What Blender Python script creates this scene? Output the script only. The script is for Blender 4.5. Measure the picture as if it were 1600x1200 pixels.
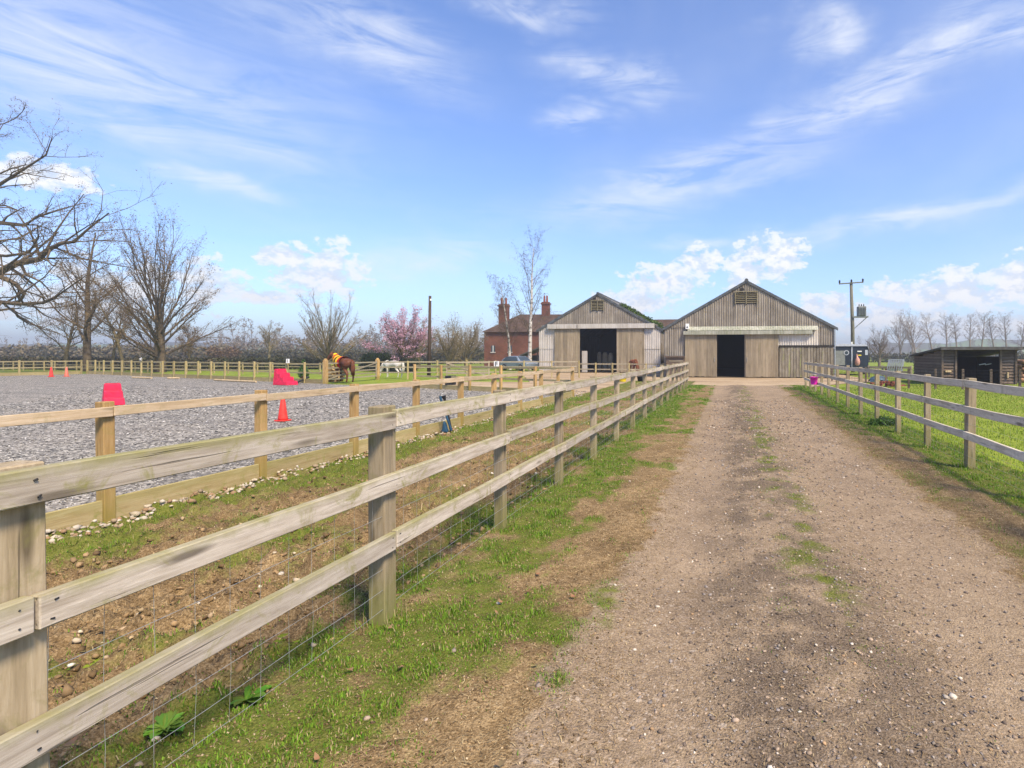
import bpy, math, random
import numpy as np
from mathutils import Vector, Matrix

# ------------------------------------------------------------------ clear
for o in list(bpy.data.objects): bpy.data.objects.remove(o)
S = bpy.context.scene
COL = S.collection
R = math.radians

# ------------------------------------------------------------------ camera (drive runs along +Y, camera turned 9 degrees left)
CAMH = 1.55; F = 880.0; PX0 = 1000.0; HY = 555.0; TH = R(9.04)
cs, sn = math.cos(TH), math.sin(TH)
cd = bpy.data.cameras.new('camera'); cam = bpy.data.objects.new('camera', cd); COL.objects.link(cam)
cam.location = (0, 0, CAMH); cam.rotation_euler = (R(90), 0, TH)
cd.sensor_fit = 'HORIZONTAL'; cd.sensor_width = 36; cd.lens = 36*F/1600
cd.shift_x = (800-PX0)/1600; cd.shift_y = (HY-600)/1600
cd.clip_start = 0.05; cd.clip_end = 6000
S.camera = cam
S.render.resolution_x = 1024; S.render.resolution_y = 768
S.render.engine = 'CYCLES'
S.cycles.max_bounces = 5; S.cycles.diffuse_bounces = 2; S.cycles.glossy_bounces = 2; S.cycles.transmission_bounces = 4; S.cycles.volume_bounces = 0
S.cycles.use_adaptive_sampling = True; S.cycles.adaptive_threshold = 0.02; S.cycles.use_denoising = True

# ------------------------------------------------------------------ exposure
S.view_settings.view_transform = 'Standard'; S.view_settings.look = 'None'
S.view_settings.gamma = 1.0; S.view_settings.use_curve_mapping = False
S.view_settings.exposure = 0.78

# ------------------------------------------------------------------ sun
SUN_EL, SUN_AZ = R(50), R(130)          # azimuth clockwise from +Y: from the right, a little behind the camera
sd = bpy.data.lights.new('sun', 'SUN'); sun = bpy.data.objects.new('sun', sd); COL.objects.link(sun)
sd.energy = 4.2; sd.angle = R(13); sd.color = (1.0, 0.84, 0.61)
sdir = Vector((math.sin(SUN_AZ)*math.cos(SUN_EL), math.cos(SUN_AZ)*math.cos(SUN_EL), math.sin(SUN_EL)))
sun.rotation_euler = sdir.to_track_quat('Z', 'Y').to_euler()
sun.location = sdir*60

# ------------------------------------------------------------------ node helper
class NT:
    def __init__(s, tree): s.t = tree; s.n = tree.nodes; s.l = tree.links
    def add(s, typ, **kw):
        nd = s.n.new(typ)
        ins = kw.pop('ins', {})
        for k, v in kw.items(): setattr(nd, k, v)
        for k, v in ins.items():
            if hasattr(v, 'is_output') or isinstance(v, bpy.types.NodeSocket): s.l.new(v, nd.inputs[k])
            else: nd.inputs[k].default_value = v
        return nd
    def math(s, op, a, b=None, c=None, clamp=False):
        nd = s.n.new('ShaderNodeMath'); nd.operation = op; nd.use_clamp = clamp
        for i, v in enumerate((a, b, c)):
            if v is None: continue
            if isinstance(v, bpy.types.NodeSocket): s.l.new(v, nd.inputs[i])
            else: nd.inputs[i].default_value = v
        return nd.outputs[0]
    def noise(s, vec, scale, detail=4, rough=0.55, dist=0.0):
        return s.add('ShaderNodeTexNoise', ins={'Vector': vec, 'Scale': scale, 'Detail': detail, 'Roughness': rough, 'Distortion': dist})
    def ramp(s, fac, stops, interp='LINEAR'):
        nd = s.n.new('ShaderNodeValToRGB'); nd.color_ramp.interpolation = interp
        el = nd.color_ramp.elements
        while len(el) < len(stops): el.new(0.5)
        for e, (p, c) in zip(el, stops):
            e.position = p; e.color = (c[0], c[1], c[2], 1) if hasattr(c, '__len__') else (c, c, c, 1)
        s.l.new(fac, nd.inputs[0]); return nd.outputs[0]
    def mix(s, fac, a, b, mode='MIX'):
        nd = s.n.new('ShaderNodeMix'); nd.data_type = 'RGBA'; nd.blend_type = mode
        for sock, v in ((nd.inputs[0], fac), (nd.inputs[6], a), (nd.inputs[7], b)):
            if isinstance(v, bpy.types.NodeSocket): s.l.new(v, sock)
            elif hasattr(v, '__len__'): sock.default_value = (v[0], v[1], v[2], 1)
            else: sock.default_value = v
        return nd.outputs[2]
    def mapping(s, vec, scale=(1, 1, 1), rot=(0, 0, 0), loc=(0, 0, 0)):
        return s.add('ShaderNodeMapping', ins={'Vector': vec, 'Scale': scale, 'Rotation': rot, 'Location': loc}).outputs[0]

# ------------------------------------------------------------------ world: Nishita sky with cirrus streaks and low cumulus
W_ = bpy.data.worlds.new('World'); S.world = W_; W_.use_nodes = True
nt = NT(W_.node_tree); nt.n.clear()
out = nt.add('ShaderNodeOutputWorld')
bg = nt.add('ShaderNodeBackground'); bg.inputs['Strength'].default_value = 0.114
nt.l.new(bg.outputs[0], out.inputs[0])
sky = nt.add('ShaderNodeTexSky'); sky.sky_type = 'NISHITA'; sky.sun_disc = False
sky.sun_elevation = SUN_EL; sky.sun_rotation = SUN_AZ; sky.altitude = 50
sky.air_density = 1.0; sky.dust_density = 0.6; sky.ozone_density = 2.5
tc = nt.add('ShaderNodeTexCoord').outputs['Generated']
sep = nt.add('ShaderNodeSeparateXYZ', ins={0: tc})
dx, dy, dz = sep.outputs
zz = nt.math('MAXIMUM', dz, 0.0)
# cirrus on a flat layer overhead
zc = nt.math('ADD', zz, 0.16)
plane = nt.add('ShaderNodeCombineXYZ', ins={0: nt.math('DIVIDE', dx, zc), 1: nt.math('DIVIDE', dy, zc), 2: 0.0}).outputs[0]
warp = nt.noise(plane, 0.9, 3)
plane_w = nt.add('ShaderNodeVectorMath', operation='MULTIPLY_ADD', ins={0: warp.outputs['Color'], 1: (0.55, 0.55, 0), 2: plane}).outputs[0]
streak = nt.noise(nt.mapping(plane_w, scale=(1.0, 0.28, 1), rot=(0, 0, R(-42)), loc=(3.1, 1.7, 0)), 1.7, 7, 0.58, 0.35)
patch = nt.noise(nt.mapping(plane, loc=(4.3, 2.2, 0)), 0.62, 3, 0.5)
cir = nt.math('MULTIPLY', nt.ramp(streak.outputs[0], [(0.46, 0), (0.78, 1)]), nt.ramp(patch.outputs[0], [(0.38, 0.04), (0.66, 1)]))
cir = nt.math('MULTIPLY', cir, nt.ramp(zz, [(0.03, 0.15), (0.25, 1)]))
veil = nt.math('MULTIPLY', nt.ramp(nt.noise(plane_w, 0.8, 4, 0.6).outputs[0], [(0.46, 0), (0.85, 1)]), 0.3)
# cumulus: heaps set round the horizon (azimuth from +Y, elevation), broken up by noise
az = nt.math('ARCTAN2', dx, dy)
el = nt.math('ARCSINE', zz)
def pix_dir(px, py):
    u = (px-PX0)/F; v = (HY-py)/F
    x = u*cs - sn; y = u*sn + cs
    return math.atan2(x, y), math.atan(v/math.hypot(x, y))
heaps = []
for (px, py, rx, ry) in [(497, 425, 62, 44), (440, 400, 34, 18), (420, 465, 40, 10), (60, 272, 62, 16), (330, 445, 40, 34), (185, 450, 60, 34),
                         (1095, 408, 36, 26), (1040, 440, 75, 30), (1000, 470, 75, 22), (1205, 402, 60, 36), (1160, 425, 40, 30),
                         (1300, 478, 60, 22), (1400, 465, 55, 28), (1500, 452, 70, 30), (1590, 440, 50, 32),
                         (1480, 505, 190, 22), (1380, 500, 60, 20), (90, 480, 90, 20), (1680, 430, 60, 40), (-90, 420, 70, 40)]:
    a, e = pix_dir(px, py); heaps.append((a, e, rx/F*0.84, ry/F*0.92))
rs = random.Random(11)
for k in range(7):
    heaps.append((rs.uniform(0.85, 5.1), rs.uniform(0.05, 0.2), rs.uniform(0.04, 0.1), rs.uniform(0.02, 0.05)))
aev = nt.add('ShaderNodeCombineXYZ', ins={0: az, 1: nt.math('MULTIPLY', el, 1.5), 2: 0.0}).outputs[0]
best = None
for (a, e, wa, we) in heaps:
    a = a if a <= math.pi else a-2*math.pi; we *= 1.5; e *= 1.5
    v_ = nt.add('ShaderNodeVectorMath', operation='MULTIPLY_ADD', ins={0: aev, 1: (1/wa, 1/we, 0), 2: (-a/wa, -e/we, 0)}).outputs[0]
    q = nt.add('ShaderNodeVectorMath', operation='DOT_PRODUCT', ins={0: v_, 1: v_}).outputs['Value']
    best = q if best is None else nt.math('MINIMUM', best, q)
best = nt.math('SUBTRACT', 1.0, best)
# long cirrus bands (centre, half length, half width, tilt), feathered by the streak noise
wob_ = nt.noise(aev, 5.0, 4, .6)
aew = nt.add('ShaderNodeVectorMath', operation='MULTIPLY_ADD', ins={0: wob_.outputs['Color'], 1: (.30, .16, 0), 2: (-.15, -.08, 1)}).outputs[0]
hom = nt.add('ShaderNodeVectorMath', operation='ADD', ins={0: aev, 1: aew}).outputs[0]
bands = []
for (px, py, hl, hw, tilt) in [(140, 95, 230, 75, 14), (250, 185, 170, 30, 8), (560, 60, 120, 42, 16), (965, 112, 75, 24, 10), (905, 178, 50, 18, -6), (1400, 118, 300, 30, -25), (1060, 285, 220, 36, -21),
                               (1420, 336, 220, 17, -8), (820, 12, 80, 18, 4), (670, 408, 110, 20, -14), (1290, 60, 60, 30, 30), (1085, 378, 70, 9, -6), (330, 285, 60, 16, 5)]:
    a, e = pix_dir(px, py); bands.append((a, e*1.5, hl/F*.9, hw/F*1.35, R(-tilt)))
for k in range(6): bands.append((rs.uniform(.9, 5.2), rs.uniform(.25, 1.4), rs.uniform(.12, .3), rs.uniform(.03, .09), rs.uniform(-.5, .5)))
bq = None
for (a, e, hl, hw, t_) in bands:
    a = a if a <= math.pi else a-2*math.pi; c_, s_ = math.cos(t_), math.sin(t_)
    d1 = nt.add('ShaderNodeVectorMath', operation='DOT_PRODUCT', ins={0: hom, 1: (c_/hl, s_/hl, -(a*c_+e*s_)/hl)}).outputs['Value']
    d2 = nt.add('ShaderNodeVectorMath', operation='DOT_PRODUCT', ins={0: hom, 1: (-s_/hw, c_/hw, (a*s_-e*c_)/hw)}).outputs['Value']
    q = nt.math('MULTIPLY_ADD', d1, d1, nt.math('MULTIPLY', d2, d2)); bq = q if bq is None else nt.math('MINIMUM', bq, q)
feather = nt.noise(nt.mapping(aev, scale=(4.5, 17, 1), rot=(0, 0, R(-14)), loc=(2.2, .4, 0)), 1.0, 7, .66, 1.2)
bcl = nt.math('MULTIPLY', nt.math('POWER', .42, bq), nt.ramp(feather.outputs[0], [(.34, 0.04), (.5, .5), (.72, 1)]))
bcl = nt.math('MULTIPLY', bcl, 0.82)
cir = nt.math('MINIMUM', nt.math('ADD', nt.math('ADD', nt.math('MULTIPLY', cir, 0.3), nt.math('MULTIPLY', veil, .5)), bcl), 0.92)
puff = nt.noise(aev, 27, 7, 0.66, 0.15)
puff2 = nt.noise(nt.mapping(aev, loc=(-0.008, -0.016, 0)), 27, 7, 0.66, 0.15)
cum = nt.math('ADD', nt.math('MAXIMUM', best, -4.0), nt.math('MULTIPLY', nt.math('SUBTRACT', puff.outputs[0], 0.5), 6.5))
cumf = nt.ramp(nt.math('MULTIPLY_ADD', cum, 0.25, 0.5), [(0.45, 0), (0.56, 0.7), (0.8, 1)])
shade = nt.ramp(nt.math('MULTIPLY_ADD', nt.math('SUBTRACT', puff.outputs[0], puff2.outputs[0]), 2.0, 0.5), [(0.36, (4.3, 4.7, 5.4)), (0.58, (5.9, 5.9, 6.0))])
skyb = nt.mix(1.0, sky.outputs[0], (.92, 1.03, 1.32), 'MULTIPLY')
c1 = nt.mix(cir, skyb, (5.2, 5.4, 5.8))
c2 = nt.mix(nt.math('MULTIPLY', cumf, 0.97), c1, shade)
nt.l.new(c2, bg.inputs[0])
W_.cycles.sampling_method = 'MANUAL'; W_.cycles.sample_map_resolution = 512

# ------------------------------------------------------------------ placement helpers (photo pixel -> point in the place)
def P(px, py, d):
    u = (px-PX0)/F
    return Vector((d*(u*cs-sn), d*(u*sn+cs), CAMH + d*(HY-py)/F))
def G(px, py):
    p = P(px, py, CAMH*F/(py-HY)); p.z = 0; return p
def onY(px, py, Y):
    u = (px-PX0)/F; d = Y/(u*sn+cs)
    return d*(u*cs-sn), CAMH + d*(HY-py)/F
def at(px, d):
    p = P(px, HY, d); p.z = 0; return p
def cross_line(px, A, B):
    u = (px-PX0)/F; r = Vector((u*cs-sn, u*sn+cs)); e = Vector((B[0]-A[0], B[1]-A[1]))
    det = r.x*(-e.y) + e.x*r.y
    s = (A[0]*(-e.y) + e.x*A[1])/det
    return Vector((r.x*s, r.y*s, 0))

# ------------------------------------------------------------------ object helpers
WM = {}
def link(o, parent=None):
    COL.objects.link(o)
    WM[o.name] = o.matrix_basis.copy()
    if parent is not None:
        o.parent = parent
        o.matrix_parent_inverse = WM[parent.name].inverted()
    return o
def tag(o, label=None, cat=None, group=None, kind=None):
    if label: o['label'] = label
    if cat: o['category'] = cat
    if group: o['group'] = group
    if kind: o['kind'] = kind
    return o
def thing(name, loc, label, cat, group=None):
    o = bpy.data.objects.new(name, None); o.location = loc; o.empty_display_size = 0.3
    link(o); return tag(o, label, cat, group)
def put(name, mesh, M=None, parent=None):
    o = bpy.data.objects.new(name, mesh)
    if M is not None: o.matrix_basis = M
    return link(o, parent)
def npmesh(name, V, Fc, mats=(), smooth=False, colors=None, matidx=None):
    """V (n,3); Fc (m,k) array of equal-size faces"""
    V = np.asarray(V, dtype=np.float32); Fc = np.asarray(Fc, dtype=np.int32)
    me = bpy.data.meshes.new(name); k = Fc.shape[1]
    me.vertices.add(len(V)); me.vertices.foreach_set('co', V.ravel())
    me.loops.add(Fc.size); me.loops.foreach_set('vertex_index', Fc.ravel())
    me.polygons.add(len(Fc)); me.polygons.foreach_set('loop_start', np.arange(len(Fc), dtype=np.int32)*k)
    me.polygons.foreach_set('loop_total', np.full(len(Fc), k, dtype=np.int32))
    if smooth: me.polygons.foreach_set('use_smooth', np.ones(len(Fc), dtype=bool))
    if matidx is not None: me.polygons.foreach_set('material_index', np.asarray(matidx, dtype=np.int32))
    for m in mats: me.materials.append(m)
    me.update(calc_edges=True)
    if colors is not None:
        ca = me.color_attributes.new('tint', 'FLOAT_COLOR', 'POINT')
        ca.data.foreach_set('color', np.asarray(colors, dtype=np.float32).ravel())
    return me
class MB:
    def __init__(s): s.v = []; s.f = []
    def hexa(s, c8):
        b = len(s.v); s.v += [tuple(c) for c in c8]
        s.f += [(b, b+3, b+2, b+1), (b+4, b+5, b+6, b+7), (b, b+1, b+5, b+4), (b+1, b+2, b+6, b+5), (b+2, b+3, b+7, b+6), (b+3, b, b+4, b+7)]
        return s
    def box(s, x0, x1, y0, y1, z0, z1):
        return s.hexa([(x0, y0, z0), (x1, y0, z0), (x1, y1, z0), (x0, y1, z0), (x0, y0, z1), (x1, y0, z1), (x1, y1, z1), (x0, y1, z1)])
    def bar(s, a, b, w, h, up=(0, 0, 1)):
        a = Vector(a); b = Vector(b); d = (b-a).normalized(); up = Vector(up)
        if abs(d.dot(up)) > 0.98: up = Vector((0, 1, 0))
        x = d.cross(up).normalized()*(w/2); z = x.cross(d).normalized()*(h/2)
        return s.hexa([a-x-z, a+x-z, b+x-z, b-x-z, a-x+z, a+x+z, b+x+z, b-x+z])
    def tube(s, pts, rad, n=8, cap=True, ey=1.0):
        pts = [Vector(p) for p in pts]
        if not hasattr(rad, '__len__'): rad = [rad]*len(pts)
        b = len(s.v); up = Vector((0.21, 0.37, 0.9))
        for i, p in enumerate(pts):
            t = (pts[min(i+1, len(pts)-1)] - pts[max(i-1, 0)]).normalized()
            u2 = up if abs(t.dot(up.normalized())) < 0.93 else Vector((1, 0, 0))
            x = t.cross(u2).normalized(); y = t.cross(x)
            for k in range(n):
                a = 2*math.pi*k/n
                s.v.append(tuple(p + x*(rad[i]*math.cos(a)) + y*(rad[i]*ey*math.sin(a))))
        for i in range(len(pts)-1):
            for k in range(n):
                k2 = (k+1) % n
                s.f.append((b+i*n+k, b+i*n+k2, b+(i+1)*n+k2, b+(i+1)*n+k))
        if cap:
            s.f.append(tuple(b+k for k in range(n))[::-1]); e = b+(len(pts)-1)*n
            s.f.append(tuple(e+k for k in range(n)))
        return s
    def prism(s, poly, y0, y1):                 # poly in (x,z)
        b = len(s.v); n = len(poly)
        s.v += [(x, y0, z) for x, z in poly] + [(x, y1, z) for x, z in poly]
        s.f.append(tuple(b+i for i in range(n))); s.f.append(tuple(b+n+i for i in range(n))[::-1])
        for i in range(n):
            j = (i+1) % n; s.f.append((b+i, b+n+i, b+n+j, b+j))
        return s
    def poly(s, pts):
        b = len(s.v); s.v += [tuple(p) for p in pts]; s.f.append(tuple(range(b, b+len(pts)))); return s
    def xform(s, M): s.v = [tuple(M @ Vector(v)) for v in s.v]; return s
    def mesh(s, name, mat, smooth=False):
        me = bpy.data.meshes.new(name); me.from_pydata(s.v, [], s.f); me.materials.append(mat); me.update()
        if smooth: me.polygons.foreach_set('use_smooth', [True]*len(me.polygons))
        return me
    def build(s, name, mat, parent=None, smooth=False, bevel=0):
        me = s.mesh(name, mat, smooth)
        o = put(name, me, None, parent)
        if bevel:
            m = o.modifiers.new('bevel', 'BEVEL'); m.width = bevel; m.segments = 2; m.limit_method = 'ANGLE'
        return o

# ------------------------------------------------------------------ numpy gradient noise
_rng = np.random.default_rng(5)
_perm = _rng.permutation(512); _perm = np.concatenate([_perm, _perm]); _ang = _rng.random(512)*2*np.pi
_gx, _gy = np.cos(_ang), np.sin(_ang)
def pn(x, y):
    x = np.asarray(x, float); y = np.asarray(y, float)
    xi = np.floor(x).astype(int); yi = np.floor(y).astype(int); xf = x-xi; yf = y-yi
    u = xf**3*(xf*(xf*6-15)+10); v = yf**3*(yf*(yf*6-15)+10)
    def g(a, b, fx, fy):
        h = _perm[(_perm[(a) & 511] + b) & 511]; return _gx[h]*fx + _gy[h]*fy
    n00 = g(xi, yi, xf, yf); n10 = g(xi+1, yi, xf-1, yf); n01 = g(xi, yi+1, xf, yf-1); n11 = g(xi+1, yi+1, xf-1, yf-1)
    return ((n00*(1-u)+n10*u)*(1-v) + (n01*(1-u)+n11*u)*v)*1.5
def fbm(x, y, s, o=4, off=0.0):
    t = 0; a = 1.0; n = 0
    for i in range(o):
        t = t + a*pn(np.asarray(x)*s+off+i*17.3, np.asarray(y)*s-off+i*9.1); n += a; a *= 0.5; s *= 2.03
    return t/n
def sstep(a, b, x):
    t = np.clip((np.asarray(x)-a)/(b-a), 0, 1); return t*t*(3-2*t)

# ------------------------------------------------------------------ materials
def new_mat(name, rough=0.85, spec=0.25):
    m = bpy.data.materials.new(name); m.use_nodes = True
    n = NT(m.node_tree); b = n.n['Principled BSDF']
    b.inputs['Roughness'].default_value = rough; b.inputs['Specular IOR Level'].default_value = spec
    return m, n, b
def flat(name, col, rough=0.6, spec=0.3, metal=0.0, var=0.12, scale=6.0, bump=0.0):
    m, n, b = new_mat(name, rough, spec); b.inputs['Metallic'].default_value = metal
    co = n.add('ShaderNodeTexCoord').outputs['Object']
    ns = n.noise(co, scale, 5, 0.6)
    lo = [c*(1-var*1.6) for c in col]; hi = [min(1, c*(1+var)) for c in col]
    n.l.new(n.ramp(ns.outputs[0], [(0.3, lo), (0.7, hi)]), b.inputs['Base Color'])
    if bump:
        bp = n.add('ShaderNodeBump', ins={'Strength': bump, 'Distance': 0.02, 'Height': n.noise(co, scale*8, 4).outputs[0]})
        n.l.new(bp.outputs[0], b.inputs['Normal'])
    return m
def wood(name, dark, mid, light, axis='Y', algae=None, algae_amt=0.5, top_algae=0.0, foot=None, rough=0.85, grain=1.0, knots=True):
    """timber with grain along one local axis; algae in blotches, on the upper arris, and towards the foot"""
    m, n, b = new_mat(name, rough, 0.15)
    tcn = n.add('ShaderNodeTexCoord'); oi = n.add('ShaderNodeObjectInfo').outputs['Random']
    off = n.add('ShaderNodeVectorMath', operation='SCALE', ins={0: (37.0, 91.0, 53.0), 'Scale': oi}).outputs[0]
    co = n.add('ShaderNodeVectorMath', operation='ADD', ins={0: tcn.outputs['Object'], 1: off}).outputs[0]
    sc = {'X': (1, 14, 14), 'Y': (14, 1, 14), 'Z': (14, 14, 1)}[axis]
    st = n.mapping(co, scale=sc)
    g1 = n.noise(st, 2.2*grain, 7, 0.65, 0.6); g2 = n.noise(st, 9*grain, 4, 0.6)
    blot = n.noise(co, 2.3, 5, 0.6)
    f = n.math('ADD', n.math('MULTIPLY', g1.outputs[0], 0.6), n.math('ADD', n.math('MULTIPLY', g2.outputs[0], 0.2), n.math('MULTIPLY', blot.outputs[0], 0.2)))
    col = n.ramp(f, [(0.34, dark), (0.5, mid), (0.64, light)])
    tint = n.ramp(oi, [(0, 0.8), (1, 1.12)])
    col = n.mix(1.0, col, tint, 'MULTIPLY')
    if knots:
        kv = n.add('ShaderNodeTexVoronoi', ins={'Vector': n.mapping(co, scale={'X': (1.6, 9, 9), 'Y': (9, 1.6, 9), 'Z': (9, 9, 1.6)}[axis]), 'Scale': 1.0})
        col = n.mix(n.ramp(kv.outputs['Distance'], [(0.08, 0.85), (0.2, 0)]), col, [c*0.45 for c in dark])
    crack = n.noise(n.mapping(co, scale={'X': (0.7, 30, 30), 'Y': (30, 0.7, 30), 'Z': (30, 30, 0.7)}[axis]), 1.6, 3, 0.5)
    ck = n.ramp(crack.outputs[0], [(0.29, 1), (0.33, 0)])
    col = n.mix(n.math('MULTIPLY', ck, 0.6), col, [c*0.35 for c in dark])
    if algae:
        al = n.noise(co, 4.2, 6, 0.72, 1.0)
        am = n.math('MULTIPLY', n.ramp(al.outputs[0], [(0.53, 0), (0.66, 1)]), algae_amt)
        if top_algae:
            zl = n.add('ShaderNodeSeparateXYZ', ins={0: tcn.outputs['Object']}).outputs[2]
            tm = n.math('MULTIPLY', n.ramp(n.math('ADD', n.math('MULTIPLY', zl, 8.0), n.math('MULTIPLY', al.outputs[0], 0.9)), [(0.55, 0), (0.95, 1)]), top_algae)
            am = n.math('MAXIMUM', am, tm)
        col = n.mix(am, col, algae)
    if foot:
        zl = n.add('ShaderNodeSeparateXYZ', ins={0: tcn.outputs['Object']}).outputs[2]
        fm = n.ramp(n.math('ADD', zl, n.math('MULTIPLY', blot.outputs[0], 0.4)), [(0.2, 0.75), (0.62, 0)])
        col = n.mix(fm, col, foot)
    n.l.new(col, b.inputs['Base Color'])
    hh = n.math('ADD', n.math('MULTIPLY', g1.outputs[0], 0.6), n.math('MULTIPLY', ck, -0.7))
    n.l.new(n.add('ShaderNodeBump', ins={'Strength': 0.55, 'Distance': 0.008, 'Height': hh}).outputs[0], b.inputs['Normal'])
    return m

M = {}
M['rail'] = wood('weathered_rail', (.26, .215, .165), (.44, .385, .325), (.58, .525, .455), 'Y', (.22, .21, .06), .8, .8)
M['railr'] = wood('weathered_rail_lifted', (.36, .30, .225), (.60, .525, .415), (.72, .65, .54), 'Y', (.20, .19, .08), .35, .3)  # right-hand rails: tones lightened and warmed to offset their shaded side
M['post'] = wood('weathered_post', (.20, .155, .095), (.33, .265, .175), (.42, .35, .25), 'Z', (.19, .18, .06), .5, 0, (.16, .17, .035))
M['arail'] = wood('arena_rail', (.34, .245, .145), (.48, .365, .24), (.58, .47, .34), 'Y', (.27, .24, .09), .45, .2)
M['apost'] = wood('arena_post', (.30, .18, .065), (.44, .285, .12), (.53, .37, .18), 'Z', (.26, .22, .06), .4, 0, (.24, .20, .05))
M['akick'] = wood('arena_kickboard', (.27, .20, .09), (.38, .30, .15), (.46, .38, .22), 'Y', (.23, .23, .06), .8, .3)
M['farwood'] = wood('olive_fence_timber', (.25, .20, .10), (.37, .31, .17), (.45, .39, .25), 'X', (.25, .25, .08), .5, 0)
M['farpost'] = wood('olive_fence_post', (.24, .185, .08), (.36, .29, .14), (.44, .37, .21), 'Z', (.25, .24, .07), .5, 0)
M['gatewood'] = wood('grey_gate_timber', (.2, .165, .11), (.31, .265, .19), (.4, .35, .27), 'X', (.2, .2, .08), .4, 0)
M['pole'] = wood('creosoted_pole', (.045, .03, .02), (.075, .05, .035), (.11, .08, .06), 'Z', None)
M['poleg'] = wood('grey_pole', (.09, .085, .06), (.14, .135, .10), (.2, .19, .15), 'Z', (.1, .12, .05), .5)
M['shed'] = wood('dark_weatherboard', (.075, .054, .042), (.15, .112, .085), (.23, .18, .145), 'X', None, grain=.8)
M['shedin'] = flat('shed_shade_black', (.02, .016, .014), .9)  # near-black: shade inside the shelter and behind board gaps is in the colour
M['felt'] = flat('roof_felt', (.10, .095, .095), .95, .1, var=.3, scale=4, bump=.3)

def sheet_mat(name, dark, mid, light, stain=(.09, .08, .07), lich=(.26, .22, .10), lamt=.25):
    m, n, b = new_mat(name, .9, .12)
    tcn = n.add('ShaderNodeTexCoord'); oi = n.add('ShaderNodeObjectInfo').outputs['Random']
    off = n.add('ShaderNodeVectorMath', operation='SCALE', ins={0: (13.0, 0.0, 29.0), 'Scale': oi}).outputs[0]
    co = n.add('ShaderNodeVectorMath', operation='ADD', ins={0: tcn.outputs['Object'], 1: off}).outputs[0]
    st = n.noise(n.mapping(co, scale=(7, 7, .35)), 1.5, 6, .7)
    bl = n.noise(co, 1.3, 5, .6)
    f = n.math('ADD', n.math('MULTIPLY', st.outputs[0], .65), n.math('MULTIPLY', bl.outputs[0], .35))
    col = n.ramp(f, [(.34, dark), (.5, mid), (.66, light)])
    col = n.mix(1.0, col, n.ramp(oi, [(0, (.80, .79, .78)), (1, (1.14, 1.12, 1.1))]), 'MULTIPLY')
    drip = n.noise(n.mapping(co, scale=(11, 11, .16), loc=(5, 0, 2)), 1.2, 4, .6)
    col = n.mix(n.math('MULTIPLY', n.ramp(drip.outputs[0], [(.54, 0), (.72, 1)]), .62), col, stain)
    li = n.noise(n.mapping(co, scale=(3, 3, .5), loc=(1, 3, 8)), 1.1, 6, .7)
    col = n.mix(n.math('MULTIPLY', n.ramp(li.outputs[0], [(.55, 0), (.7, 1)]), lamt), col, lich)
    sp = n.noise(co, 14, 3, .6)
    col = n.mix(n.math('MULTIPLY', n.ramp(sp.outputs[0], [(.62, 0), (.72, 1)]), .35), col, light)
    n.l.new(col, b.inputs['Base Color'])
    n.l.new(n.add('ShaderNodeBump', ins={'Strength': .3, 'Distance': .01, 'Height': n.noise(co, 25, 4).outputs[0]}).outputs[0], b.inputs['Normal'])
    return m
M['sheet'] = sheet_mat('fibre_cement_sheet', (.14, .122, .10), (.245, .22, .188), (.36, .335, .295))
M['sheetpale'] = sheet_mat('pale_sheet', (.40, .37, .33), (.52, .49, .45), (.62, .60, .56), stain=(.26, .23, .19), lich=(.4, .36, .26), lamt=.15)
M['sheetgrey'] = sheet_mat('grey_sheet', (.36, .335, .31), (.48, .455, .43), (.58, .56, .54), stain=(.26, .25, .24), lamt=.1)
M['doorplank'] = sheet_mat('door_plank', (.19, .155, .105), (.29, .24, .17), (.37, .315, .235), lich=(.28, .25, .12), lamt=.4)
M['algplank'] = sheet_mat('algae_plank', (.12, .105, .08), (.22, .195, .15), (.37, .34, .28), stain=(.05, .042, .032), lich=(.30, .34, .09), lamt=.95)
M['track'] = sheet_mat('mossy_track', (.20, .22, .16), (.33, .34, .28), (.5, .5, .44), lich=(.18, .22, .08), lamt=.7)
M['trackpale'] = sheet_mat('pale_track', (.38, .36, .32), (.52, .50, .47), (.62, .6, .57), stain=(.22, .15, .09), lamt=.1)
M['barge'] = flat('grey_verge_flashing', (.085, .095, .105), .7, .3, var=.3, scale=3)
M['roofsheet'] = flat('roof_sheet', (.16, .155, .145), .9, .1, var=.3, scale=1.5)
M['dark'] = flat('interior_shade_black', (.022, .022, .025), .95, .05)  # near-black back wall: the barn's inner shade is put into its colour
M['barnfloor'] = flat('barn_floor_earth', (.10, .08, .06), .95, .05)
M['blackgap'] = flat('black_gap_and_timber', (.025, .022, .02), .8)  # black timber, and the painted dark behind slats, board gaps and in holes
M['louvre'] = wood('louvre_timber', (.14, .125, .08), (.24, .21, .14), (.32, .29, .2), 'X', (.22, .2, .07), .5)

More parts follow.
